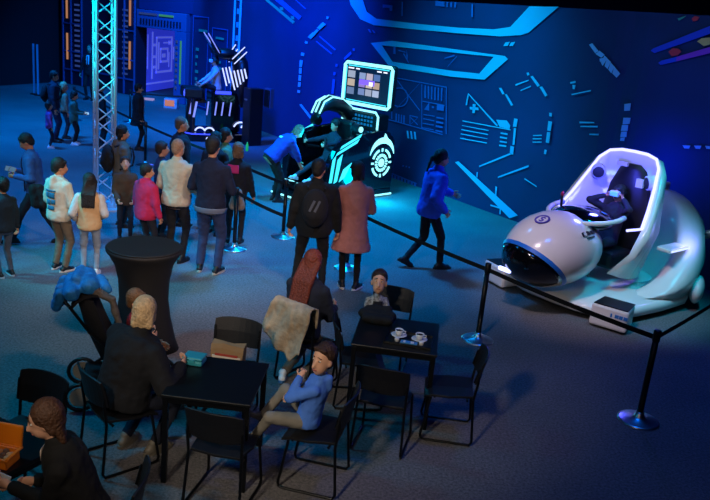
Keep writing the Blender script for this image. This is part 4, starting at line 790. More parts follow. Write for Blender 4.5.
def person(label, loc, yaw, h=1.75, top='#202430', pants='#15171f', shoes='#0c0c10', skin='a', hair=('short', '#1c1410'), hs=1.0,
           hip=(0, 0, 0.92), lean=0, side=0, twist=0, head=(0, 0), feet=None, hands=(None, None), elbows=((0.4, -1, -0.2), (-0.4, -1, -0.2)), knees=None,
           bulk=0.02, hem=0.06, sleeve='long', pw=1.0, wide=1.0, hood=False, collar=True, sole=None, curl=0.5, vox=0.016, headset=False, sleeves_col=None, cat='person', group=None, patches=(), footwear=True, sit=False):
    k = h/(1.50+0.25*hs); HS = hs*k
    if feet is None: feet = ((0.11, 0.0, 0, -10), (-0.11, 0.02, 0, 10))
    P = V(hip)*k
    up = V((math.sin(R(side)), math.sin(R(lean))*math.cos(R(side)), math.cos(R(lean))*math.cos(R(side))))
    rt = V((math.cos(R(twist)), math.sin(R(twist)), 0)); rt = (rt-up*rt.dot(up)).normalized(); fw = up.cross(rt)
    hy, hp = R(head[0]), R(head[1])
    Hf = V((-math.sin(hy)*math.cos(hp), math.cos(hy)*math.cos(hp), -math.sin(hp))); Hr = V((math.cos(hy), math.sin(hy), 0)); Hu = Hr.cross(Hf)
    N = P+up*0.55*k; nd = (up*0.6+Hu*0.4).normalized()
    Hc = N+nd*(0.055*k+0.115*HS)+Hf*0.02*HS
    HM = Matrix((Hr, Hf, Hu)).transposed()
    def hp_(x, y, z): return Hc+HM @ V((x*HS, y*HS, z*HS))
    body = MB()
    def torso(mb, t0, t1, inf, n=16, flare=0.0):
        rs = []
        m_ = 12
        for i in range(m_+1):
            t = t0+(t1-t0)*i/m_; rx, ry = tsec(t); rx = (rx*wide+inf)*k; ry = (ry*wide+inf)*k
            if t < -0.05 and flare: g = (-0.05-t); rx = (0.168*wide+inf+flare*g)*k; ry = (0.12*wide+inf+flare*g)*k
            c = P+up*t*k
            if t < -0.02 and lean > 40 and hip[2] < 0.7: c = P+up*t*k
            rs.append([c+rt*rx*math.cos(a)+fw*ry*math.sin(a) for a in [2*math.pi*j/n for j in range(n)]])
        mb.ring_loft(rs)
    torso(body, -0.06 if sit else -0.13, 0.57, -0.004)
    body.capsule(N-up*0.03*k, 0.058*k, Hc-HM @ V((0, 0.025*HS, 0.06*HS)), 0.052*k)
    body.ell(hp_(0, -0.012, 0.02), (0.076*HS, 0.094*HS, 0.098*HS), HM)
    body.ell(hp_(0, 0.018, -0.045), (0.060*HS, 0.072*HS, 0.072*HS), HM)
    body.capsule(hp_(0, 0.040, -0.098), 0.022*HS, hp_(0, 0.048, -0.085), 0.026*HS)
    body.capsule(hp_(0, 0.084, 0.012), 0.011*HS, hp_(0, 0.104, -0.030), 0.016*HS)
    for s in (-1, 1): body.ell(hp_(s*0.078, -0.01, -0.012), (0.013*HS, 0.022*HS, 0.032*HS), HM, n=10, m=6)
    fing = MB(); topm = MB(); pan = MB(); wrists = []; slv = MB() if sleeves_col else topm
    l1, l2 = 0.285*k, 0.255*k
    for i, s in enumerate((1, -1)):
        sh = P+up*0.455*k+rt*s*0.172*wide*k
        tg = hands[i]
        tg = V(tg)*k if tg is not None else P+rt*s*(0.27+bulk)*k+fw*0.06*k-V((0, 0, 0.10*k))
        el, wr = ik(sh, tg, l1, l2, V(elbows[i]))
        body.capsule(sh, 0.046*k, el, 0.038*k); body.capsule(el, 0.038*k, wr, 0.027*k)
        d = (wr-el).normalized(); inward = -rt*s; nrm = inward-d*inward.dot(d)
        if nrm.length < 0.2: nrm = -V((0, 0, 1))-d*(-d.z)
        nrm.normalize(); ac = d.cross(nrm).normalized()
        if ac.dot(fw+V((0, 0, 0.4))) < 0: ac = -ac       # thumb side points forward / up
        pc = wr+d*0.052*k
        body.capsule(wr, 0.027*k, wr+d*0.03*k, 0.030*k)
        PM = Matrix((d, ac, nrm)).transposed()
        body.ell(pc, (0.052*k, 0.042*k, 0.019*k), PM, n=10, m=7)
        for j, (o_, ln) in enumerate(((0.030, 0.074), (0.010, 0.082), (-0.010, 0.076), (-0.029, 0.060))):
            b0 = pc+d*0.036*k+ac*o_*k; c1 = R(25+60*curl*0.6); c2 = R(25+60*curl*1.6)
            b1 = b0+(d*math.cos(c1)+nrm*math.sin(c1))*ln*0.52*k; b2 = b1+(d*math.cos(c2)+nrm*math.sin(c2))*ln*0.48*k
            fing.capsule(b0, 0.0095*k, b1, 0.0088*k, n=7); fing.capsule(b1, 0.0088*k, b2, 0.0075*k, n=7)
        b0 = wr+d*0.022*k+ac*0.026*k; b1 = b0+(d*0.6+ac*0.75+nrm*0.25).normalized()*0.042*k; b2 = b1+(d*0.9+ac*0.2+nrm*0.4).normalized()*0.032*k
        fing.capsule(b0, 0.013*k, b1, 0.0105*k, n=7); fing.capsule(b1, 0.0105*k, b2, 0.0085*k, n=7)
        wrists.append((wr, d, ac, nrm, pc))
        if sleeve == 'long':
            slv.capsule(sh-up*0.008*k, (0.052+bulk*0.9)*k, el, (0.040+bulk*0.8)*k); slv.capsule(el, (0.041+bulk*0.8)*k, el+(wr-el)*0.93, (0.030+bulk*0.55)*k)
        elif sleeve == 'short':
            topm.capsule(sh-up*0.008*k, (0.050+bulk)*k, sh+(el-sh)*0.7, (0.050+bulk*0.9)*k)
        elif sleeve == 'half':
            topm.capsule(sh-up*0.008*k, (0.050+bulk)*k, el, (0.042+bulk*0.8)*k); topm.capsule(el, (0.042+bulk*0.8)*k, el+(wr-el)*0.45, (0.036+bulk*0.6)*k)
    lt, ls = 0.435*k, 0.415*k; ankles = []
    for i, s in enumerate((1, -1)):
        f = feet[i]; an = V((f[0]*k, f[1]*k, f[2]*k+0.08*k)); hj = P+rt*s*0.088*wide*k-V((0, 0, 0.02*k))
        kh = knees[i] if knees else (s*0.12, 1, 0.15)
        kn, an = ik(hj, an, lt, ls, V(kh)); ankles.append(an)
        body.capsule(hj, 0.074*k*wide, kn, 0.052*k); body.capsule(kn, 0.050*k, an, 0.036*k)
        fd = V((-math.sin(R(f[3])), math.cos(R(f[3])), 0))
        pit = f[4] if len(f) > 4 else 0
        fd = V((fd.x*math.cos(R(pit)), fd.y*math.cos(R(pit)), math.sin(R(pit)))); fup = V((0, 0, 1)); fup = (fup-fd*fup.dot(fd)).normalized()
        body.capsule(an-fup*0.04*k-fd*0.03*k, 0.034*k, an-fup*0.045*k+fd*0.12*k, 0.028*k)
        pan.capsule(hj+V((0, 0, 0.01*k)), (0.088*wide+0.008)*k*pw, kn, 0.066*k*pw); pan.capsule(kn, 0.065*k*pw, kn+(an-kn)*0.95, 0.050*k*pw)
        feet_data = (an, fd, fup); ankles[-1] = feet_data
    torso(pan, -0.07 if sit else -0.12, 0.06, 0.010)
    torso(topm, -hem if hem > 0 else 0.0, 0.55 if collar else 0.52, bulk, flare=0.25 if hem > 0.2 else 0.0)
    if collar: topm.capsule(N-up*0.035*k, (0.064+bulk*0.6)*k, N+nd*0.012*k, (0.060+bulk*0.5)*k)
    if hood:
        for s in (-1, 1): topm.capsule(N-fw*0.085*k-up*0.02*k, 0.062*k, N+rt*s*0.10*k-fw*0.02*k-up*0.01*k, 0.045*k)
        topm.capsule(N-fw*0.105*k+up*0.01*k, 0.06*k, N-fw*0.13*k-up*0.11*k, 0.045*k)
    root = body.build('person', mat('skin_'+skin, SKIN[skin], 0.55), None, remesh=vox*0.85 if h > 1.0 else vox*0.7, extra=fing)
    root.location = loc if len(loc) == 3 else (*loc, 0); root.rotation_euler = (0, 0, R(yaw)); tag(root, label, cat, group)
    topm.build('top', top if not isinstance(top, str) else cloth(top), root, remesh=vox, folds=0.022*k)
    if sleeves_col: slv.build('sleeves', cloth(sleeves_col), root, remesh=vox, folds=0.018*k)
    if pants: pan.build('trousers', pants if not isinstance(pants, str) else cloth(pants), root, remesh=vox, folds=0.018*k)
    if footwear:
        for an, fd, fup in ankles:
            sx = fd.cross(fup); mb = MB(); b = an-fup*0.052*k
            mb.capsule(b-fd*0.045*k+fup*0.012*k, 0.045*k, b+fd*0.13*k, 0.040*k); mb.capsule(an+fup*0.01*k-fd*0.005*k, 0.047*k, b+fd*0.05*k+fup*0.015*k, 0.046*k)
            so = mb.build('shoe', mat('shoe_'+shoes.strip('#'), shoes, 0.55), root, remesh=0.011)
            SM = Matrix((sx, fd, fup)).transposed(); mb = MB(); rs = []
            for z in (-0.026, 0.002): rs.append([b+SM @ V(((0.042 if yy < 0.05 else 0.048)*k*math.cos(a), (0.045+0.148*math.sin(a))*k, z*k)) for a in [2*math.pi*j/14 for j in range(14)] for yy in (math.sin(a)*0.14,)])
            mb.ring_loft(rs); mb.build('sole', mat('sole_'+(sole or shoes).strip('#'), sole or shoes, 0.6), so)
    # face
    for s in (-1, 1):
        e = MB().ell(hp_(s*0.030, 0.069, 0.014), (0.0125*HS, 0.0085*HS, 0.0070*HS), HM, n=10, m=6).build('eye', mat('eye_white', '#d8d4cc', 0.3), root, smooth=True)
        MB().ell(hp_(s*0.030, 0.0755, 0.014), (0.0062*HS, 0.004*HS, 0.0062*HS), HM, n=8, m=5).build('iris', mat('iris_dark', '#1a1210', 0.2), e, smooth=True)
        MB().capsule(hp_(s*0.046, 0.072, 0.036), 0.0035*HS, hp_(s*0.017, 0.079, 0.045), 0.0040*HS, n=6).build('eyebrow', mat('brow_'+hair[1].strip('#'), hair[1], 0.9), root, smooth=True)
    MB().ell(hp_(0, 0.083, -0.062), (0.024*HS, 0.010*HS, 0.008*HS), HM, n=10, m=6).build('mouth', mat('lips', '#a05a50', 0.5), root, smooth=True)
    # hair
    st, hc = hair; hm = mat('hair_'+hc.strip('#'), hc, 0.6, bump=0.8, bscale=60, var=0.3, detail=6)
    if st != 'bald':
        hb = MB(); g = 0.010 if st == 'buzz' else (0.013 if hs > 1.3 else 0.018)
        hz = 0.010 if hs > 1.3 else 0.0
        hb.ell(hp_(0, -0.034-hz*0.6, 0.038+hz), ((0.077+g)*HS, (0.086+g)*HS, (0.088+g)*HS), HM)
        hb.ell(hp_(0, -0.062, -0.010), ((0.062+g*0.6)*HS, (0.052+g)*HS, (0.078+g*0.5)*HS), HM)
        if st == 'short': hb.capsule(hp_(-0.045, 0.050-hz, 0.084+hz*0.8), 0.020*HS, hp_(0.045, 0.050-hz, 0.088+hz*0.8), 0.022*HS)
        if st in ('long', 'bob', 'pony', 'bun'):
            for s in (-1, 1): hb.capsule(hp_(s*0.066, -0.005, 0.05), 0.026*HS, hp_(s*0.074, -0.022, -0.05 if st in ('long', 'bob') else 0.0), 0.022*HS)
        if st == 'long':
            dn = V((0, 0, -1)); b0 = hp_(0, -0.075, -0.02); bk = -fw
            for s in (-0.07, -0.035, 0.0, 0.035, 0.07):
                q0 = hp_(s, -0.07, -0.01); q1 = N+bk*0.105*k+rt*s*1.2*k-up*0.02*k+bk*bulk*k; q2 = P+up*0.33*k+bk*(0.125+bulk)*k*wide+rt*s*1.25*k
                hb.capsule(q0, 0.042*HS, q1, 0.036*k); hb.capsule(q1, 0.036*k, q2, 0.022*k)
        if st == 'bob':
            for s in (-0.05, 0, 0.05): hb.capsule(hp_(s, -0.06, 0.0), 0.045*HS, hp_(s*1.15, -0.06, -0.095), 0.034*HS)
        if st == 'pony':
            q0 = hp_(0, -0.10, 0.02); q1 = hp_(0, -0.155, -0.02); q2 = q1-Hf*0.05*k-V((0, 0, 0.20*k))
            hb.capsule(q0, 0.03*HS, q1, 0.03*HS); hb.capsule(q1, 0.03*HS, q2, 0.016*HS)
        if st == 'bun': hb.ell(hp_(0, -0.105, 0.055), (0.038*HS, 0.036*HS, 0.038*HS), HM)
        if st == 'half':
            hb.ell(hp_(0, -0.095, 0.075), (0.03*HS, 0.03*HS, 0.028*HS), HM)
            for s in (-0.05, 0, 0.05): hb.capsule(hp_(s, -0.06, 0.0), 0.045*HS, hp_(s*1.1, -0.07, -0.15), 0.026*HS)
            for s in (-1, 1): hb.capsule(hp_(s*0.066, 0.0, 0.05), 0.026*HS, hp_(s*0.076, -0.03, -0.06), 0.022*HS)
        hb.build('hair', hm, root, remesh=0.011, smooth_it=3)
    if headset:
        vs = MB().box(hp_(0, 0.098, 0.012), (0.15*HS, 0.07*HS, 0.085*HS), HM).build('vr_headset', mat('headset_white', '#b8c4d4', 0.4), root, bevel=0.012)
        MB().box(hp_(0, 0.135, 0.012), (0.13*HS, 0.01*HS, 0.065*HS), HM).build('headset_front', mat('headset_front', '#7fd0e8', 0.3, emit='#3a9ac8', es=0.4), vs)
        mb = MB(); mb.tube([hp_(0.105*math.sin(R(a)), 0.118*math.cos(R(a))-0.01, 0.02) for a in range(50, 311, 20)], 0.012*HS); mb.build('headset_strap', M_black, root)
    root['_k'] = k
    info = dict(k=k, P=P, up=up, rt=rt, fw=fw, N=N, Hc=Hc, HM=HM, wr=wrists, HS=HS, bulk=bulk, wide=wide)
    del root['_k']
    return root, info
def patch(root, inf, name, m_, a0, a1, t0, t1, off=0.012, n=10, m=6):
    """a curved panel that follows the torso; angle 90 = chest, 270 = back."""
    k = inf['k']; lay = []
    for o_ in (0, 0.006):
        g = []
        for j in range(m+1):
            t = t0+(t1-t0)*j/m; rx, ry = tsec(t); e = inf['bulk']+off+o_
            for i in range(n+1):
                a = R(a0+(a1-a0)*i/n)
                g.append(inf['P']+inf['up']*t*k+inf['rt']*(rx*inf['wide']+e)*k*math.cos(a)+inf['fw']*(ry*inf['wide']+e)*k*math.sin(a))
        lay.append(g)
    W_ = n+1; vs = lay[0]+lay[1]; q = len(lay[0]); fs = []
    for j in range(m):
        for i in range(n):
            a = j*W_+i; fs.append((a, a+1, a+W_+1, a+W_)); fs.append((q+a, q+a+W_, q+a+W_+1, q+a+1))
    for i in range(n): fs.append((i, q+i, q+i+1, i+1)); b = m*W_; fs.append((b+i, b+i+1, q+b+i+1, q+b+i))
    for j in range(m): a = j*W_; fs.append((a, a+W_, q+a+W_, q+a)); b = a+n; fs.append((b, q+b, q+b+W_, b+W_))
    return MB().add(vs, fs).build(name, m_, root, smooth=True)
def backpack(root, inf, label, col, size=(0.15, 0.09, 0.22), t=0.28, extra=None):
    k = inf['k']; M3 = Matrix((inf['rt'], inf['fw'], inf['up'])).transposed()
    c = inf['P']+inf['up']*t*k-inf['fw']*(0.115*inf['wide']+inf['bulk']+size[1]*0.75)*k
    mb = MB(); mb.ell(c, [q*k for q in size], M3); mb.ell(c-inf['up']*0.05*k-inf['fw']*0.04*k, (size[0]*0.8*k, size[1]*0.8*k, size[2]*0.5*k), M3)
    bp = mb.build('backpack', cloth(col), None, remesh=0.014); bp.location = root.location; bp.rotation_euler = root.rotation_euler; tag(bp, label, 'backpack')
    for s in (-1, 1):
        pts = []
        for tt, yy in ((0.50, -0.10), (0.53, 0.0), (0.46, 0.11), (0.32, 0.135), (0.18, 0.11), (0.12, -0.02)):
            pts.append(inf['P']+inf['up']*tt*k+inf['rt']*s*(0.105 if tt > 0.15 else 0.17)*k+inf['fw']*(yy+(inf['bulk']+0.014)*(1 if yy > 0 else -1))*k)
        mb = MB().tube(pts, 0.016*k, n=6); mb.build('strap', cloth(col), bp)
    return bp, c, M3
# ---- the crowd
def held_phone(root, inf, hand, label, m_=None):
    wr, d, ac, nrm, pc = inf['wr'][hand]; k = inf['k']
    M3 = Matrix((ac, d, nrm)).transposed()
    o = MB().box((0, 0, 0), (0.075*k, 0.15*k, 0.01)).build('phone', m_ or M_black, bevel=0.003)
    mw = root.matrix_basis
    o.matrix_basis = Matrix.Translation(root.location) @ Matrix.Rotation(root.rotation_euler.z, 4, 'Z') @ (Matrix.Translation(pc+nrm*0.03*k+d*0.05*k) @ M3.to_4x4())
    tag(o, label, 'phone'); return o

# far group by the gate
r, i = person('man in a dark jacket with a backpack standing beside a child in patterned clothes', (-7.43, 18.32), -75, 1.66, '#1a2236', '#1c2a4a', '#101218', hair=('short', '#1a1512'), head=(-10, 12), bulk=0.03, vox=0.02)
backpack(r, i, 'dark backpack on the man in the far group near the gate', '#12141c')
r, i = person('small child in a pink and blue patterned jacket by the far man', (-7.22, 17.50), -60, 1.05, mat('pattern_pink', '#8a4a9a', 0.9, var=0.6, bscale=14), '#14182a', '#d8d8dc', hs=1.3, hair=('bob', '#16110f'), hem=0.14, bulk=0.03, vox=0.018)
person('fair haired girl half hidden behind the far man', (-7.42, 18.92), -60, 1.36, '#8a7a60', '#2a2c38', hs=1.15, hair=('long', '#c0a070'), vox=0.02)
r, i = person('child in a teal green jacket holding a phone, facing the machines', (-6.92, 18.20), -80, 1.26, '#2f6a60', '#12141e', '#d8dade', hs=1.2, hair=('bob', '#1a1310'), hem=0.2, bulk=0.03, hands=((0.08, 0.34, 1.08), (-0.06, 0.34, 1.1)), head=(0, 20), vox=0.018)
held_phone(r, i, 1, 'phone held by the child in the teal jacket', led('phone_screen', '#9ac8f0', 1.2))
r, i = person('security man in a black suit with white shirt and red tie by the gate', (-9.55, 26.6), 175, 1.83, '#0d0e13', '#0d0e13', hair=('buzz', '#3a3028'), hem=0.14, bulk=0.02, vox=0.022)
patch(r, i, 'shirt_front', mat('shirt_white', '#d0d4dc', 0.7), 75, 105, 0.22, 0.52, 0.012); patch(r, i, 'tie', mat('tie_red', '#b02838', 0.6), 86, 94, 0.14, 0.50, 0.024)
r, i = person('person in a black coat with a pale bag strap behind the truss', (-5.43, 18.32), -70, 1.55, '#0c0d14', '#10121a', hair=('short', '#14100e'), hem=0.25, bulk=0.04, head=(-5, 5), vox=0.02)
patch(r, i, 'bag_strap', mat('strap_pale', '#8a98b8', 0.7), 100, 125, 0.05, 0.5, 0.014)
person('dark haired companion in black half hidden by the truss', (-6.3, 18.25), -50, 1.50, '#10131c', '#10121a', hair=('bob', '#14100e'), hem=0.15, bulk=0.03, vox=0.02)

# left of the queue
r, i = person('man in an open blue jacket walking while looking at his phone', (-4.52, 10.45), 105, 1.58, '#26508c', '#10131f', '#0a0a0e', hair=('short', '#120e0c'), skin='b', hip=(0, 0, 0.90), lean=6, head=(5, 32), feet=((0.08, -0.34, 0.03, 0, -20), (-0.08, 0.34, 0, 5)), hands=((0.12, 0.28, 1.14), (-0.16, 0.26, 1.10)), hem=0.16, bulk=0.03)
patch(r, i, 'open_shirt', mat('shirt_blue', '#2a4a78', 0.8), 72, 108, -0.05, 0.48, 0.012)
held_phone(r, i, 0, 'phone held by the walking man in the blue jacket', led('phone_dim', '#6a98c0', 0.5))
lumpy('shoulder_bag', 'black shoulder bag at the hip of the walking man', 'bag', [((-4.36, 10.22, 0.86), 0.07, (-4.30, 10.22, 0.66), 0.08), ((-4.44, 10.20, 0.86), 0.07, (-4.40, 10.2, 0.66), 0.08)], cloth('#0c0d12'))
person('boy in a dark jacket and grey jeans beyond the boy in the cream hoodie', (-4.30, 9.02), 60, 1.25, '#142430', '#4a586c', '#0e0f14', hs=1.15, hair=('short', '#0e0b0a'), hem=0.08, bulk=0.035, sole='#c0c8d0')
r, i = person('boy in a cream hoodie with a blue back print', (-3.79, 9.44), -25, 1.46, '#cfc4ae', '#6a5f50', '#14141a', hs=1.08, hair=('short', '#1a1310'), head=(-35, 8), hood=True, hem=0.10, bulk=0.045, pw=1.12, sole='#d0d0d0', hands=((0.22, 0.22, 0.95), (-0.22, 0.22, 0.95)))
M_pr = mat('print_teal', '#1c6a8c', 0.8)
for a0, a1, t0, t1 in ((245, 262, 0.28, 0.36), (266, 292, 0.27, 0.36), (247, 270, 0.17, 0.25), (274, 294, 0.18, 0.25), (250, 288, 0.09, 0.15), (243, 296, 0.375, 0.40)): patch(r, i, 'back_print', M_pr, a0, a1, t0, t1, 0.006, 6, 3)
r, i = person('girl with long dark hair in a beige fleece with white sleeves', (-3.38, 9.38), 12, 1.32, '#d0aa7c', '#8894a4', '#dcdcdc', sleeves_col='#c8c4c0', hs=1.12, hair=('long', '#170e0c'), head=(30, 5), hem=0.10, bulk=0.045, hands=((0.20, 0.18, 1.0), (-0.24, 0.12, 0.95)))
# queue
r, i = person('person in a grey hoodie with a black backpack looking along the queue', (-3.72, 11.73), -60, 1.58, '#5a554c', '#14161e', hair=('bob', '#120d0b'), head=(-15, 6), hood=True, hem=0.1, bulk=0.035)
backpack(r, i, 'black backpack worn by the person in the grey hoodie', '#0b0c11', (0.16, 0.11, 0.25))
person('boy in a dark brown padded jacket looking towards the tables', (-3.45, 11.05), 200, 1.24, '#4a3626', '#12182a', hs=1.18, hair=('short', '#3a2618'), skin='c', head=(0, -14), hem=0.14, bulk=0.055, hands=((0.16, 0.26, 0.95), (-0.16, 0.26, 0.95)))
person('woman in a bright pink hooded jacket with her hair in a bun', (-2.90, 10.20), -35, 1.34, '#c41e50', '#1a1c28', hs=1.08, hair=('bun', '#1c1210'), head=(-40, 5), hood=True, hem=0.14, bulk=0.05, wide=1.18)
person('bald man in a cream sweater and dark trousers', (-2.50, 10.25), -12, 1.70, '#c0b39c', '#12141c', '#101014', hair=('buzz', '#a07c62'), head=(-15, 8), hem=0.08, bulk=0.035, wide=1.1, hands=((0.2, 0.25, 1.0), (-0.2, 0.25, 1.0)))
person('boy with brown hair between the pink jacket and the bald man', (-3.02, 11.42), -60, 1.45, '#1c2c50', '#12141c', hs=1.1, hair=('short', '#2c1c14'), head=(-10, 0))
person('man with cropped grey hair in a dark sweater facing the robots', (-2.92, 12.15), -55, 1.74, '#10131f', '#10121a', hair=('buzz', '#5a5048'), head=(-15, 5), wide=1.12, bulk=0.03)
r, i = person('tall man in a navy t-shirt and jeans seen from behind', (-1.96, 9.92), -8, 1.83, '#101834', '#26355e', '#101218', hair=('short', '#1a1310'), sleeve='half', hem=0.10, bulk=0.022, wide=1.08, pw=1.12, hands=((0.20, 0.26, 1.06), (-0.20, 0.26, 1.06)), head=(-8, 4), feet=((0.12, 0, 0, -14), (-0.12, 0.02, 0, 14)), sole='#b0b0a8')
patch(r, i, 'shirt_hem', mat('hem_grey', '#6a7388', 0.8), 180, 360, -0.10, -0.03, 0.016)
person('person in a pale green jacket with dark hair, facing the robots', (-2.22, 12.2), -70, 1.62, '#4a7a5c', '#14161e', hair=('bob', '#120d0c'), head=(-10, 5), bulk=0.03)
person('dark haired person half hidden behind the tall man in navy', (-2.28, 11.75), -20, 1.62, '#12141c', '#12141c', hair=('short', '#0c0a0a'), bulk=0.03)
r, i = person('light brown haired person in black with a pink collar and shoulder bag', (-1.88, 11.42), 0, 1.54, '#14151c', '#16181f', '#14141a', hs=1.08, hair=('bob', '#7a5c40'), head=(20, 5), bulk=0.035, hem=0.1)
patch(r, i, 'pink_collar', mat('collar_pink', '#c42a70', 0.8), 225, 285, 0.36, 0.50, 0.016)
lumpy('shoulder_bag', 'beige shoulder bag hanging behind the person with the pink collar', 'bag', [((-1.80, 11.20, 0.86), 0.05, (-1.76, 11.19, 0.64), 0.07), ((-1.86, 11.20, 0.84), 0.05, (-1.87, 11.19, 0.64), 0.07)], cloth('#8a7a6a'))
# by the central machine
r, i = person('attendant in a royal blue shirt bending over the ride', (-1.62, 14.42), -62, 1.68, '#1c3ca0', '#0d0e14', '#101014', hair=('bob', '#6a5a40'), hip=(0, -0.12, 0.90), lean=46, head=(0, 45), wide=1.12, bulk=0.04, hands=((0.12, 0.46, 0.72), (-0.12, 0.50, 0.76)), sleeve='half', elbows=((0.3, -0.2, 0.3), (-0.3, -0.2, 0.3)))
patch(r, i, 'back_lettering', mat('lettering_white', '#c8d4e8', 0.8), 252, 288, 0.36, 0.41, 0.008, 6, 2)
person('rider in dark clothes seated in the robot with the big screen', (-0.55, 15.65), 138, 1.62, '#161a26', '#1c2230', '#b8c0c8', hair=('short', '#14100e'), sit=True, hip=(0, 0.24, 0.80), lean=-10, head=(0, 10), feet=((0.22, 1.0, 0.34, 0, 15), (-0.22, 1.0, 0.34, 0, 15)), hands=((0.30, 0.66, 1.16), (-0.30, 0.66, 1.16)), curl=1.0)
r, i = person('man in black with a black backpack standing by the belt', (-0.55, 9.52), 2, 1.74, '#060709', '#07080b', '#0a0a0c', hair=('short', '#0e0b0a'), wide=1.2, bulk=0.045, hem=0.14, feet=((0.16, 0.0, 0, -10), (-0.20, 0.05, 0, 10)), head=(-20, 5))
bp, c, M3 = backpack(r, i, 'black backpack with a grey slashed emblem on the man in black', '#0d0e14', (0.17, 0.11, 0.25))
for s in (-0.035, 0.03): MB().box(c-i['fw']*0.118+i['up']*0.05+i['rt']*s, (0.03, 0.012, 0.15), M3 @ Matrix.Rotation(R(22), 3, 'Y')).build('emblem_slash', mat('emblem_grey', '#4a505c', 0.7), bp)
r, i = person('woman in a dusty pink coat with dark hair', (-0.06, 9.80), 8, 1.71, '#b87a72', '#0c0d12', '#0e0e14', hair=('bob', '#0e0a0a'), hem=0.36, bulk=0.035, head=(22, 8), pw=0.88, sole='#d8d8d8', feet=((0.12, -0.02, 0, -35), (-0.07, 0.04, 0, 5)), hands=((0.2, 0.3, 1.02), (-0.2, 0.28, 1.0)))
r, i = person('woman with a ponytail in a royal blue sweatshirt striding past the backdrop', (1.03, 11.05), -70, 1.80, '#2a55d8', '#0b0c12', '#0c0c10', hair=('pony', '#1e1412'), lean=6, head=(-4, 10), hip=(0, 0.0, 0.90), feet=((0.06, 0.24, 0, 0), (-0.06, -0.26, 0.05, 0, -25)), hands=((0.26, 0.12, 0.92), (-0.26, 0.44, 1.06)), hem=0.12, bulk=0.055)
patch(r, i, 'chest_print', mat('lettering_white', '#c8d4e8', 0.8), 70, 112, 0.30, 0.36, 0.006, 6, 3); patch(r, i, 'chest_print', mat('lettering_white', '#c8d4e8', 0.8), 80, 105, 0.24, 0.27, 0.006, 6, 2)
# riders
person('rider with a headset holding it with both hands in the white pod', (3.61, 10.71), 131.3, 1.60, '#14151d', '#12141c', '#16161c', hair=('short', '#14100e'), sit=True, hip=(0, 0.10, 0.90), lean=-10, head=(0, 4), feet=((0.13, 0.72, 0.42, 0, 20), (-0.13, 0.72, 0.42, 0, 20)), hands=((0.15, 0.10, 1.56), (-0.15, 0.10, 1.56)), elbows=((0.9, 0.4, -0.8), (-0.9, 0.4, -0.8)), headset=True, curl=0.8)
person('rider in a grey top with a headset on the spiked robot', (-4.1, 21.2), 113, 1.68, '#b0a8a8', '#15171f', '#101014', hair=('short', '#14100e'), sit=True, hip=(0, 0.06, 1.42), lean=6, head=(0, 0), feet=((0.16, 0.45, 1.0, 0), (-0.16, 0.45, 1.0, 0)), hands=((0.24, 0.52, 1.50), (-0.24, 0.52, 1.50)), headset=True, vox=0.02)

# ---- cafe tables: the seated people
person('woman with long auburn hair in a navy sweater sitting with her back turned', (-0.42, 6.98), -28, 1.66, '#121a2c', '#5a554c', '#d4d8dc', hair=('long', '#6a2a18'), sit=True, hip=(0, -0.04, 0.555), lean=8, head=(10, 16), feet=((0.07, -0.10, 0.0, 10, -10), (-0.12, -0.16, 0.0, 30, -10)), hands=((0.14, 0.34, 0.74), (-0.14, 0.34, 0.74)), hem=0.04, bulk=0.03, wide=1.08, sole='#3a6a9a')
person('blond woman in a dark padded jacket sitting with her back turned', (-1.67, 5.33), -40, 1.68, '#070a12', '#12182a', '#6a6458', hair=('bob', '#c0a27a'), sit=True, hip=(0, -0.02, 0.555), lean=14, side=6, twist=14, head=(38, 18), feet=((0.12, 0.22, 0.0, 0), (-0.14, 0.12, 0.0, 20)), hands=((0.26, 0.36, 0.80), (-0.20, 0.40, 0.80)), hem=0.05, bulk=0.06, wide=1.12)
r, i = person('boy in a blue hoodie and grey trousers drinking at the chair side', (-0.18, 5.25), 78, 1.22, '#4a7cd8', '#7c786e', '#3a3a40', hs=1.45, skin='c', hair=('short', '#3a2416'), sit=True, hip=(0, 0.08, 0.81), lean=-10, head=(66, -4), feet=((0.10, 0.66, 0.60, 10, 20), (-0.20, 0.66, 0.46, 10, 20)), hands=((0.06, 0.32, 1.0), (-0.06, 0.20, 1.33)), knees=((0.3, 0.6, 0.7), (-0.5, 0.6, 0.5)), hood=True, bulk=0.035, pw=1.15, footwear=True, elbows=((0.6, -0.5, -0.4), (-0.9, -0.3, -0.9)), curl=0.9, vox=0.012)
patch(r, i, 'chest_print', mat('print_navy', '#142a58', 0.8), 65, 115, 0.16, 0.32, 0.004, 6, 4)
r, i = person('toddler in a checked shirt and dark bib sitting behind the tray table', (0.26, 7.24), 190, 1.0, mat('checked', '#8a8c90', 0.9, var=0.75, bscale=45), '#101116', '#14141a', hs=1.85, skin='c', hair=('short', '#2c1a12'), sit=True, hip=(0, 0.0, 1.16), lean=6, head=(-14, -14), feet=((0.12, 0.30, 0.75, 0), (-0.12, 0.30, 0.75, 0)), hands=((0.12, 0.34, 1.42), (-0.16, 0.38, 1.42)), vox=0.011)
patch(r, i, 'bib', cloth('#0c0d12'), 60, 120, 0.02, 0.48, 0.008, 6, 4)
r, i = person('woman in a black cardigan with half tied brown hair looking at her phone', (-1.42, 3.91), 102, 1.62, '#07080a', '#12141a', '#0c0c10', hair=('half', '#4a2e1c'), skin='c', sit=True, hip=(0, 0.0, 0.555), lean=20, head=(10, 16), feet=((0.12, 0.42, 0, 0), (-0.12, 0.46, 0, 0)), hands=((0.10, 0.34, 0.74), (-0.02, 0.46, 0.78)), hem=0.04, bulk=0.025, vox=0.013)
patch(r, i, 'collar_edge', mat('collar_cream', '#c8b8a8', 0.8), 20, 90, 0.46, 0.53, 0.006, 8, 2)
held_phone(r, i, 1, 'white phone in the hands of the woman in the black cardigan', mat('phone_white', '#c8ccd0', 0.4))
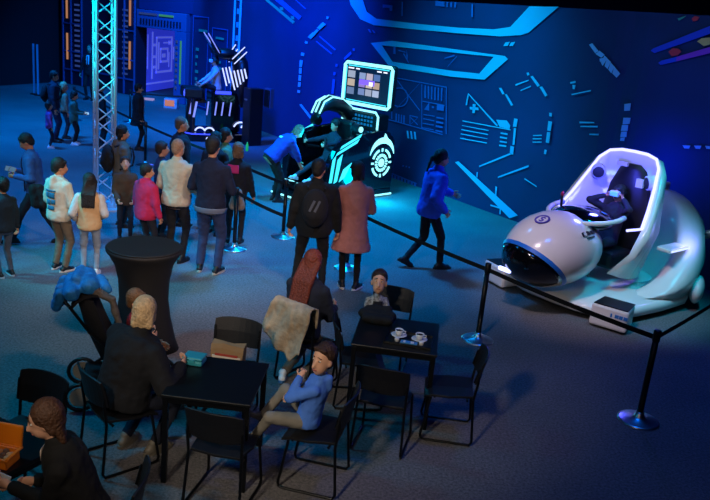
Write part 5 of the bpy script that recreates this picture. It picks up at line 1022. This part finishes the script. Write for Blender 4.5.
hair_tie = None

# ---- stroller with toddler
def stroller():
    t = tag(empty('stroller', (-1.97, 6.30, 0), -72), 'black stroller parked between the cocktail table and the blond woman', 'stroller')
    M_f = cloth('#0d0f16')
    rs = []
    for z, y, w_, d_ in ((0.36, 0.12, 0.16, 0.20), (0.46, 0.04, 0.19, 0.24), (0.62, -0.10, 0.20, 0.20), (0.80, -0.20, 0.20, 0.15), (0.98, -0.28, 0.18, 0.10)):
        rs.append([V((w_*math.cos(a), y+d_*math.sin(a), z-0.06*math.sin(a))) for a in [2*math.pi*j/16 for j in range(16)]])
    MB().ring_loft(rs[:2]).build('seat_base', M_f, t, smooth=True)
    sh = []
    for j in range(9):
        a = R(180+180*j/8); sh.append([V((0.20*math.cos(a), -0.02+0.18*math.sin(a), 0.40)), V((0.21*math.cos(a), -0.16+0.17*math.sin(a), 0.72)), V((0.20*math.cos(a), -0.26+0.14*math.sin(a), 1.0)), V((0.18*math.cos(a), -0.25+0.12*math.sin(a), 1.0)), V((0.19*math.cos(a), -0.15+0.14*math.sin(a), 0.72)), V((0.18*math.cos(a), -0.01+0.15*math.sin(a), 0.42))])
    MB().ring_loft(sh).build('seat_back', M_f, t, smooth=True)
    cn_ = []
    for j in range(9):
        a = R(20+130*j/8); cn_.append([V((x, -0.22+0.24*math.cos(a)*1.0, 0.84+0.22*math.sin(a))) for x in (-0.22, -0.1, 0.1, 0.22)]+[V((x, -0.22+0.22*math.cos(a), 0.84+0.20*math.sin(a))) for x in (0.22, 0.1, -0.1, -0.22)])
    MB().ring_loft(cn_[3:]).build('canopy', M_f, t, smooth=False)
    for s in (-1, 1):
        MB().tube([(0.22*s, -0.44, 0.96), (0.22*s, -0.28, 0.72), (0.23*s, 0.02, 0.42), (0.22*s, 0.34, 0.16)], 0.014).build('frame_tube', M_frame, t)
        MB().tube([(0.23*s, 0.02, 0.42), (0.24*s, -0.34, 0.16)], 0.014).build('frame_tube', M_frame, t)
        for y, rr in ((0.36, 0.10), (-0.36, 0.12)):
            wl = MB().tube([(0.26*s, y+rr*math.cos(R(a)), rr+0.018+rr*math.sin(R(a))) for a in range(0, 360, 18)], 0.018, closed=True).build('wheel', M_black, t, smooth=True)
            MB().cyl((0.255*s, y, rr+0.018), (0.268*s, y, rr+0.018), rr*0.72, n=18).build('rim', mat('rim_beige', '#b8ab94', 0.5), wl)
    MB().tube([(-0.22, -0.44, 0.96), (-0.2, -0.47, 0.99), (0.2, -0.47, 0.99), (0.22, -0.44, 0.96)], 0.016).build('handle', M_frame, t)
    MB().box((0, -0.08, 0.22), (0.36, 0.5, 0.12)).build('basket', M_f, t, bevel=0.03)
    MB().tube([(-0.23, 0.06, 0.46), (-0.21, 0.26, 0.60), (0.21, 0.26, 0.60), (0.23, 0.06, 0.46)], 0.016).build('bumper_bar', M_f, t)
stroller()
person('toddler in a red top sitting in the stroller', (-1.90, 6.34), -68, 0.95, '#b01c20', '#1c2236', '#14141a', hs=1.7, skin='c', hair=('short', '#6a4a2c'), sit=True, hip=(0, -0.02, 1.04), lean=4, head=(-25, 10), feet=((0.12, 0.40, 0.62, 0), (-0.12, 0.40, 0.62, 0)), hands=((0.20, 0.30, 1.25), (-0.20, 0.30, 1.25)), vox=0.011)
def frame_pts(o, yaw, L): 
    a = R(yaw); ca, sa = math.cos(a), math.sin(a)
    f = lambda p: (o[0]+ca*p[0]-sa*p[1], o[1]+sa*p[0]+ca*p[1], p[2])
    return [(f(p), r, f(q), r2) for p, r, q, r2 in L]
lumpy('bright_blue_jacket', 'bright blue jacket heaped over the stroller handle', 'jacket', frame_pts((-1.97, 6.30), -72, [((-0.2, -0.30, 1.10), 0.07, (0.16, -0.28, 1.12), 0.08), ((-0.17, -0.43, 1.06), 0.075, (0.2, -0.42, 1.07), 0.07), ((-0.24, -0.50, 1.02), 0.06, (-0.23, -0.53, 0.84), 0.05), ((0.1, -0.51, 1.02), 0.06, (0.05, -0.55, 0.90), 0.05), ((-0.05, -0.52, 1.02), 0.05, (-0.08, -0.55, 0.94), 0.04), ((0.0, -0.20, 1.12), 0.05, (0.15, -0.14, 1.09), 0.045), ((-0.22, -0.36, 1.13), 0.05, (0.1, -0.38, 1.16), 0.05)]), mat('jacket_blue', '#1e7ac0', 0.7, bump=0.9, bscale=14, var=0.25), 0.012)
lumpy('grey_scarf', 'grey brown scarf hanging from the stroller canopy', 'scarf', frame_pts((-1.97, 6.30), -72, [((0.17, -0.28, 1.10), 0.04, (0.22, -0.10, 1.02), 0.035), ((0.22, -0.10, 1.02), 0.035, (0.27, -0.04, 0.80), 0.03)]), mat('scarf', '#5a524c', 0.9, bump=0.8, bscale=20, var=0.3), 0.012)
def draped_jacket():
    nu, nv = 28, 30; lay = []
    ca, sa = math.cos(R(-35)), math.sin(R(-35))
    for off in (0.0, 0.012):
        g = []
        for j in range(nv+1):
            v = j/nv
            for i in range(nu+1):
                u = -1+2*i/nu; nz = mnoise.noise(V((u*2.2, v*3.0, 0.7)))*0.030+mnoise.noise(V((u*6, v*5, 3.1)))*0.014
                drop = 0.36+0.10*math.sin(u*2.5+0.6)+0.04*mnoise.noise(V((u*3, 0, 9)))
                if v < 0.25: f = v/0.25; y = -0.205-0.03*f; z = 0.66+0.185*f
                elif v < 0.38: f = (v-0.25)/0.13; y = -0.235-0.095*f; z = 0.845+0.045*math.sin(math.pi*f)-0.01*f
                else: f = (v-0.38)/0.62; y = -0.33-0.055*f-0.02*math.sin(f*3+u*4); z = 0.835-drop*f
                if v >= 0.3: y -= max(0, nz)*1.2+0.012+0.02*abs(math.sin(u*5+v*2))*(v-0.3)
                x = 0.225*u*(1+0.22*max(0, v-0.35))+0.03*math.sin(v*5)+nz*0.6
                y -= off if v > 0.31 else -off
                z += off if 0.2 < v < 0.42 else 0
                g.append((-0.36+ca*x-sa*y, 6.98+sa*x+ca*y, z+0.01))
        lay.append(g)
    W_ = nu+1; q = len(lay[0]); fs = []
    for j in range(nv):
        for i in range(nu): k = j*W_+i; fs.append((k, k+1, k+W_+1, k+W_)); fs.append((q+k, q+k+W_, q+k+W_+1, q+k+1))
    for i in range(nu): fs.append((i, q+i, q+i+1, i+1)); k = nv*W_+i; fs.append((k, k+1, q+k+1, q+k))
    for j in range(nv): k = j*W_; fs.append((k, k+W_, q+k+W_, q+k)); k += nu; fs.append((k, q+k, q+k+W_, k+W_))
    o = MB().add(lay[0]+lay[1], fs).build('beige_jacket', mat('jacket_beige', '#a8957c', 0.9, bump=0.9, bscale=14, var=0.22), smooth=True)
    tag(o, 'crumpled beige jacket draped over a chair back', 'jacket')
draped_jacket()
lumpy('black_pouch', 'soft black bag lying on the tray table before the toddler', 'bag', frame_pts((0.27, 6.86), -6, [((-0.13, 0.0, 0.80), 0.055, (0.13, 0.0, 0.80), 0.055), ((-0.10, -0.08, 0.785), 0.045, (0.12, -0.08, 0.785), 0.045), ((-0.1, 0.05, 0.84), 0.04, (0.1, 0.04, 0.85), 0.04)]), cloth('#0a0b0f'), 0.012)
tag(MB().box((-1.22, 5.44, 0.62), (0.05, 0.09, 0.16), Matrix.Rotation(R(20), 3, 'Y')).build('paper_napkin', M_whitem, bevel=0.01), 'white paper napkin at the elbow of the blond woman', 'napkin')
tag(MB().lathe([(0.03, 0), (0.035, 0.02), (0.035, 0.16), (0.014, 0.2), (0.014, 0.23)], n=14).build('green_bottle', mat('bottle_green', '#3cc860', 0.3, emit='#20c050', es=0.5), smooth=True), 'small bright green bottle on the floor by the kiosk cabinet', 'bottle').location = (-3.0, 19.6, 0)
flush_remesh()
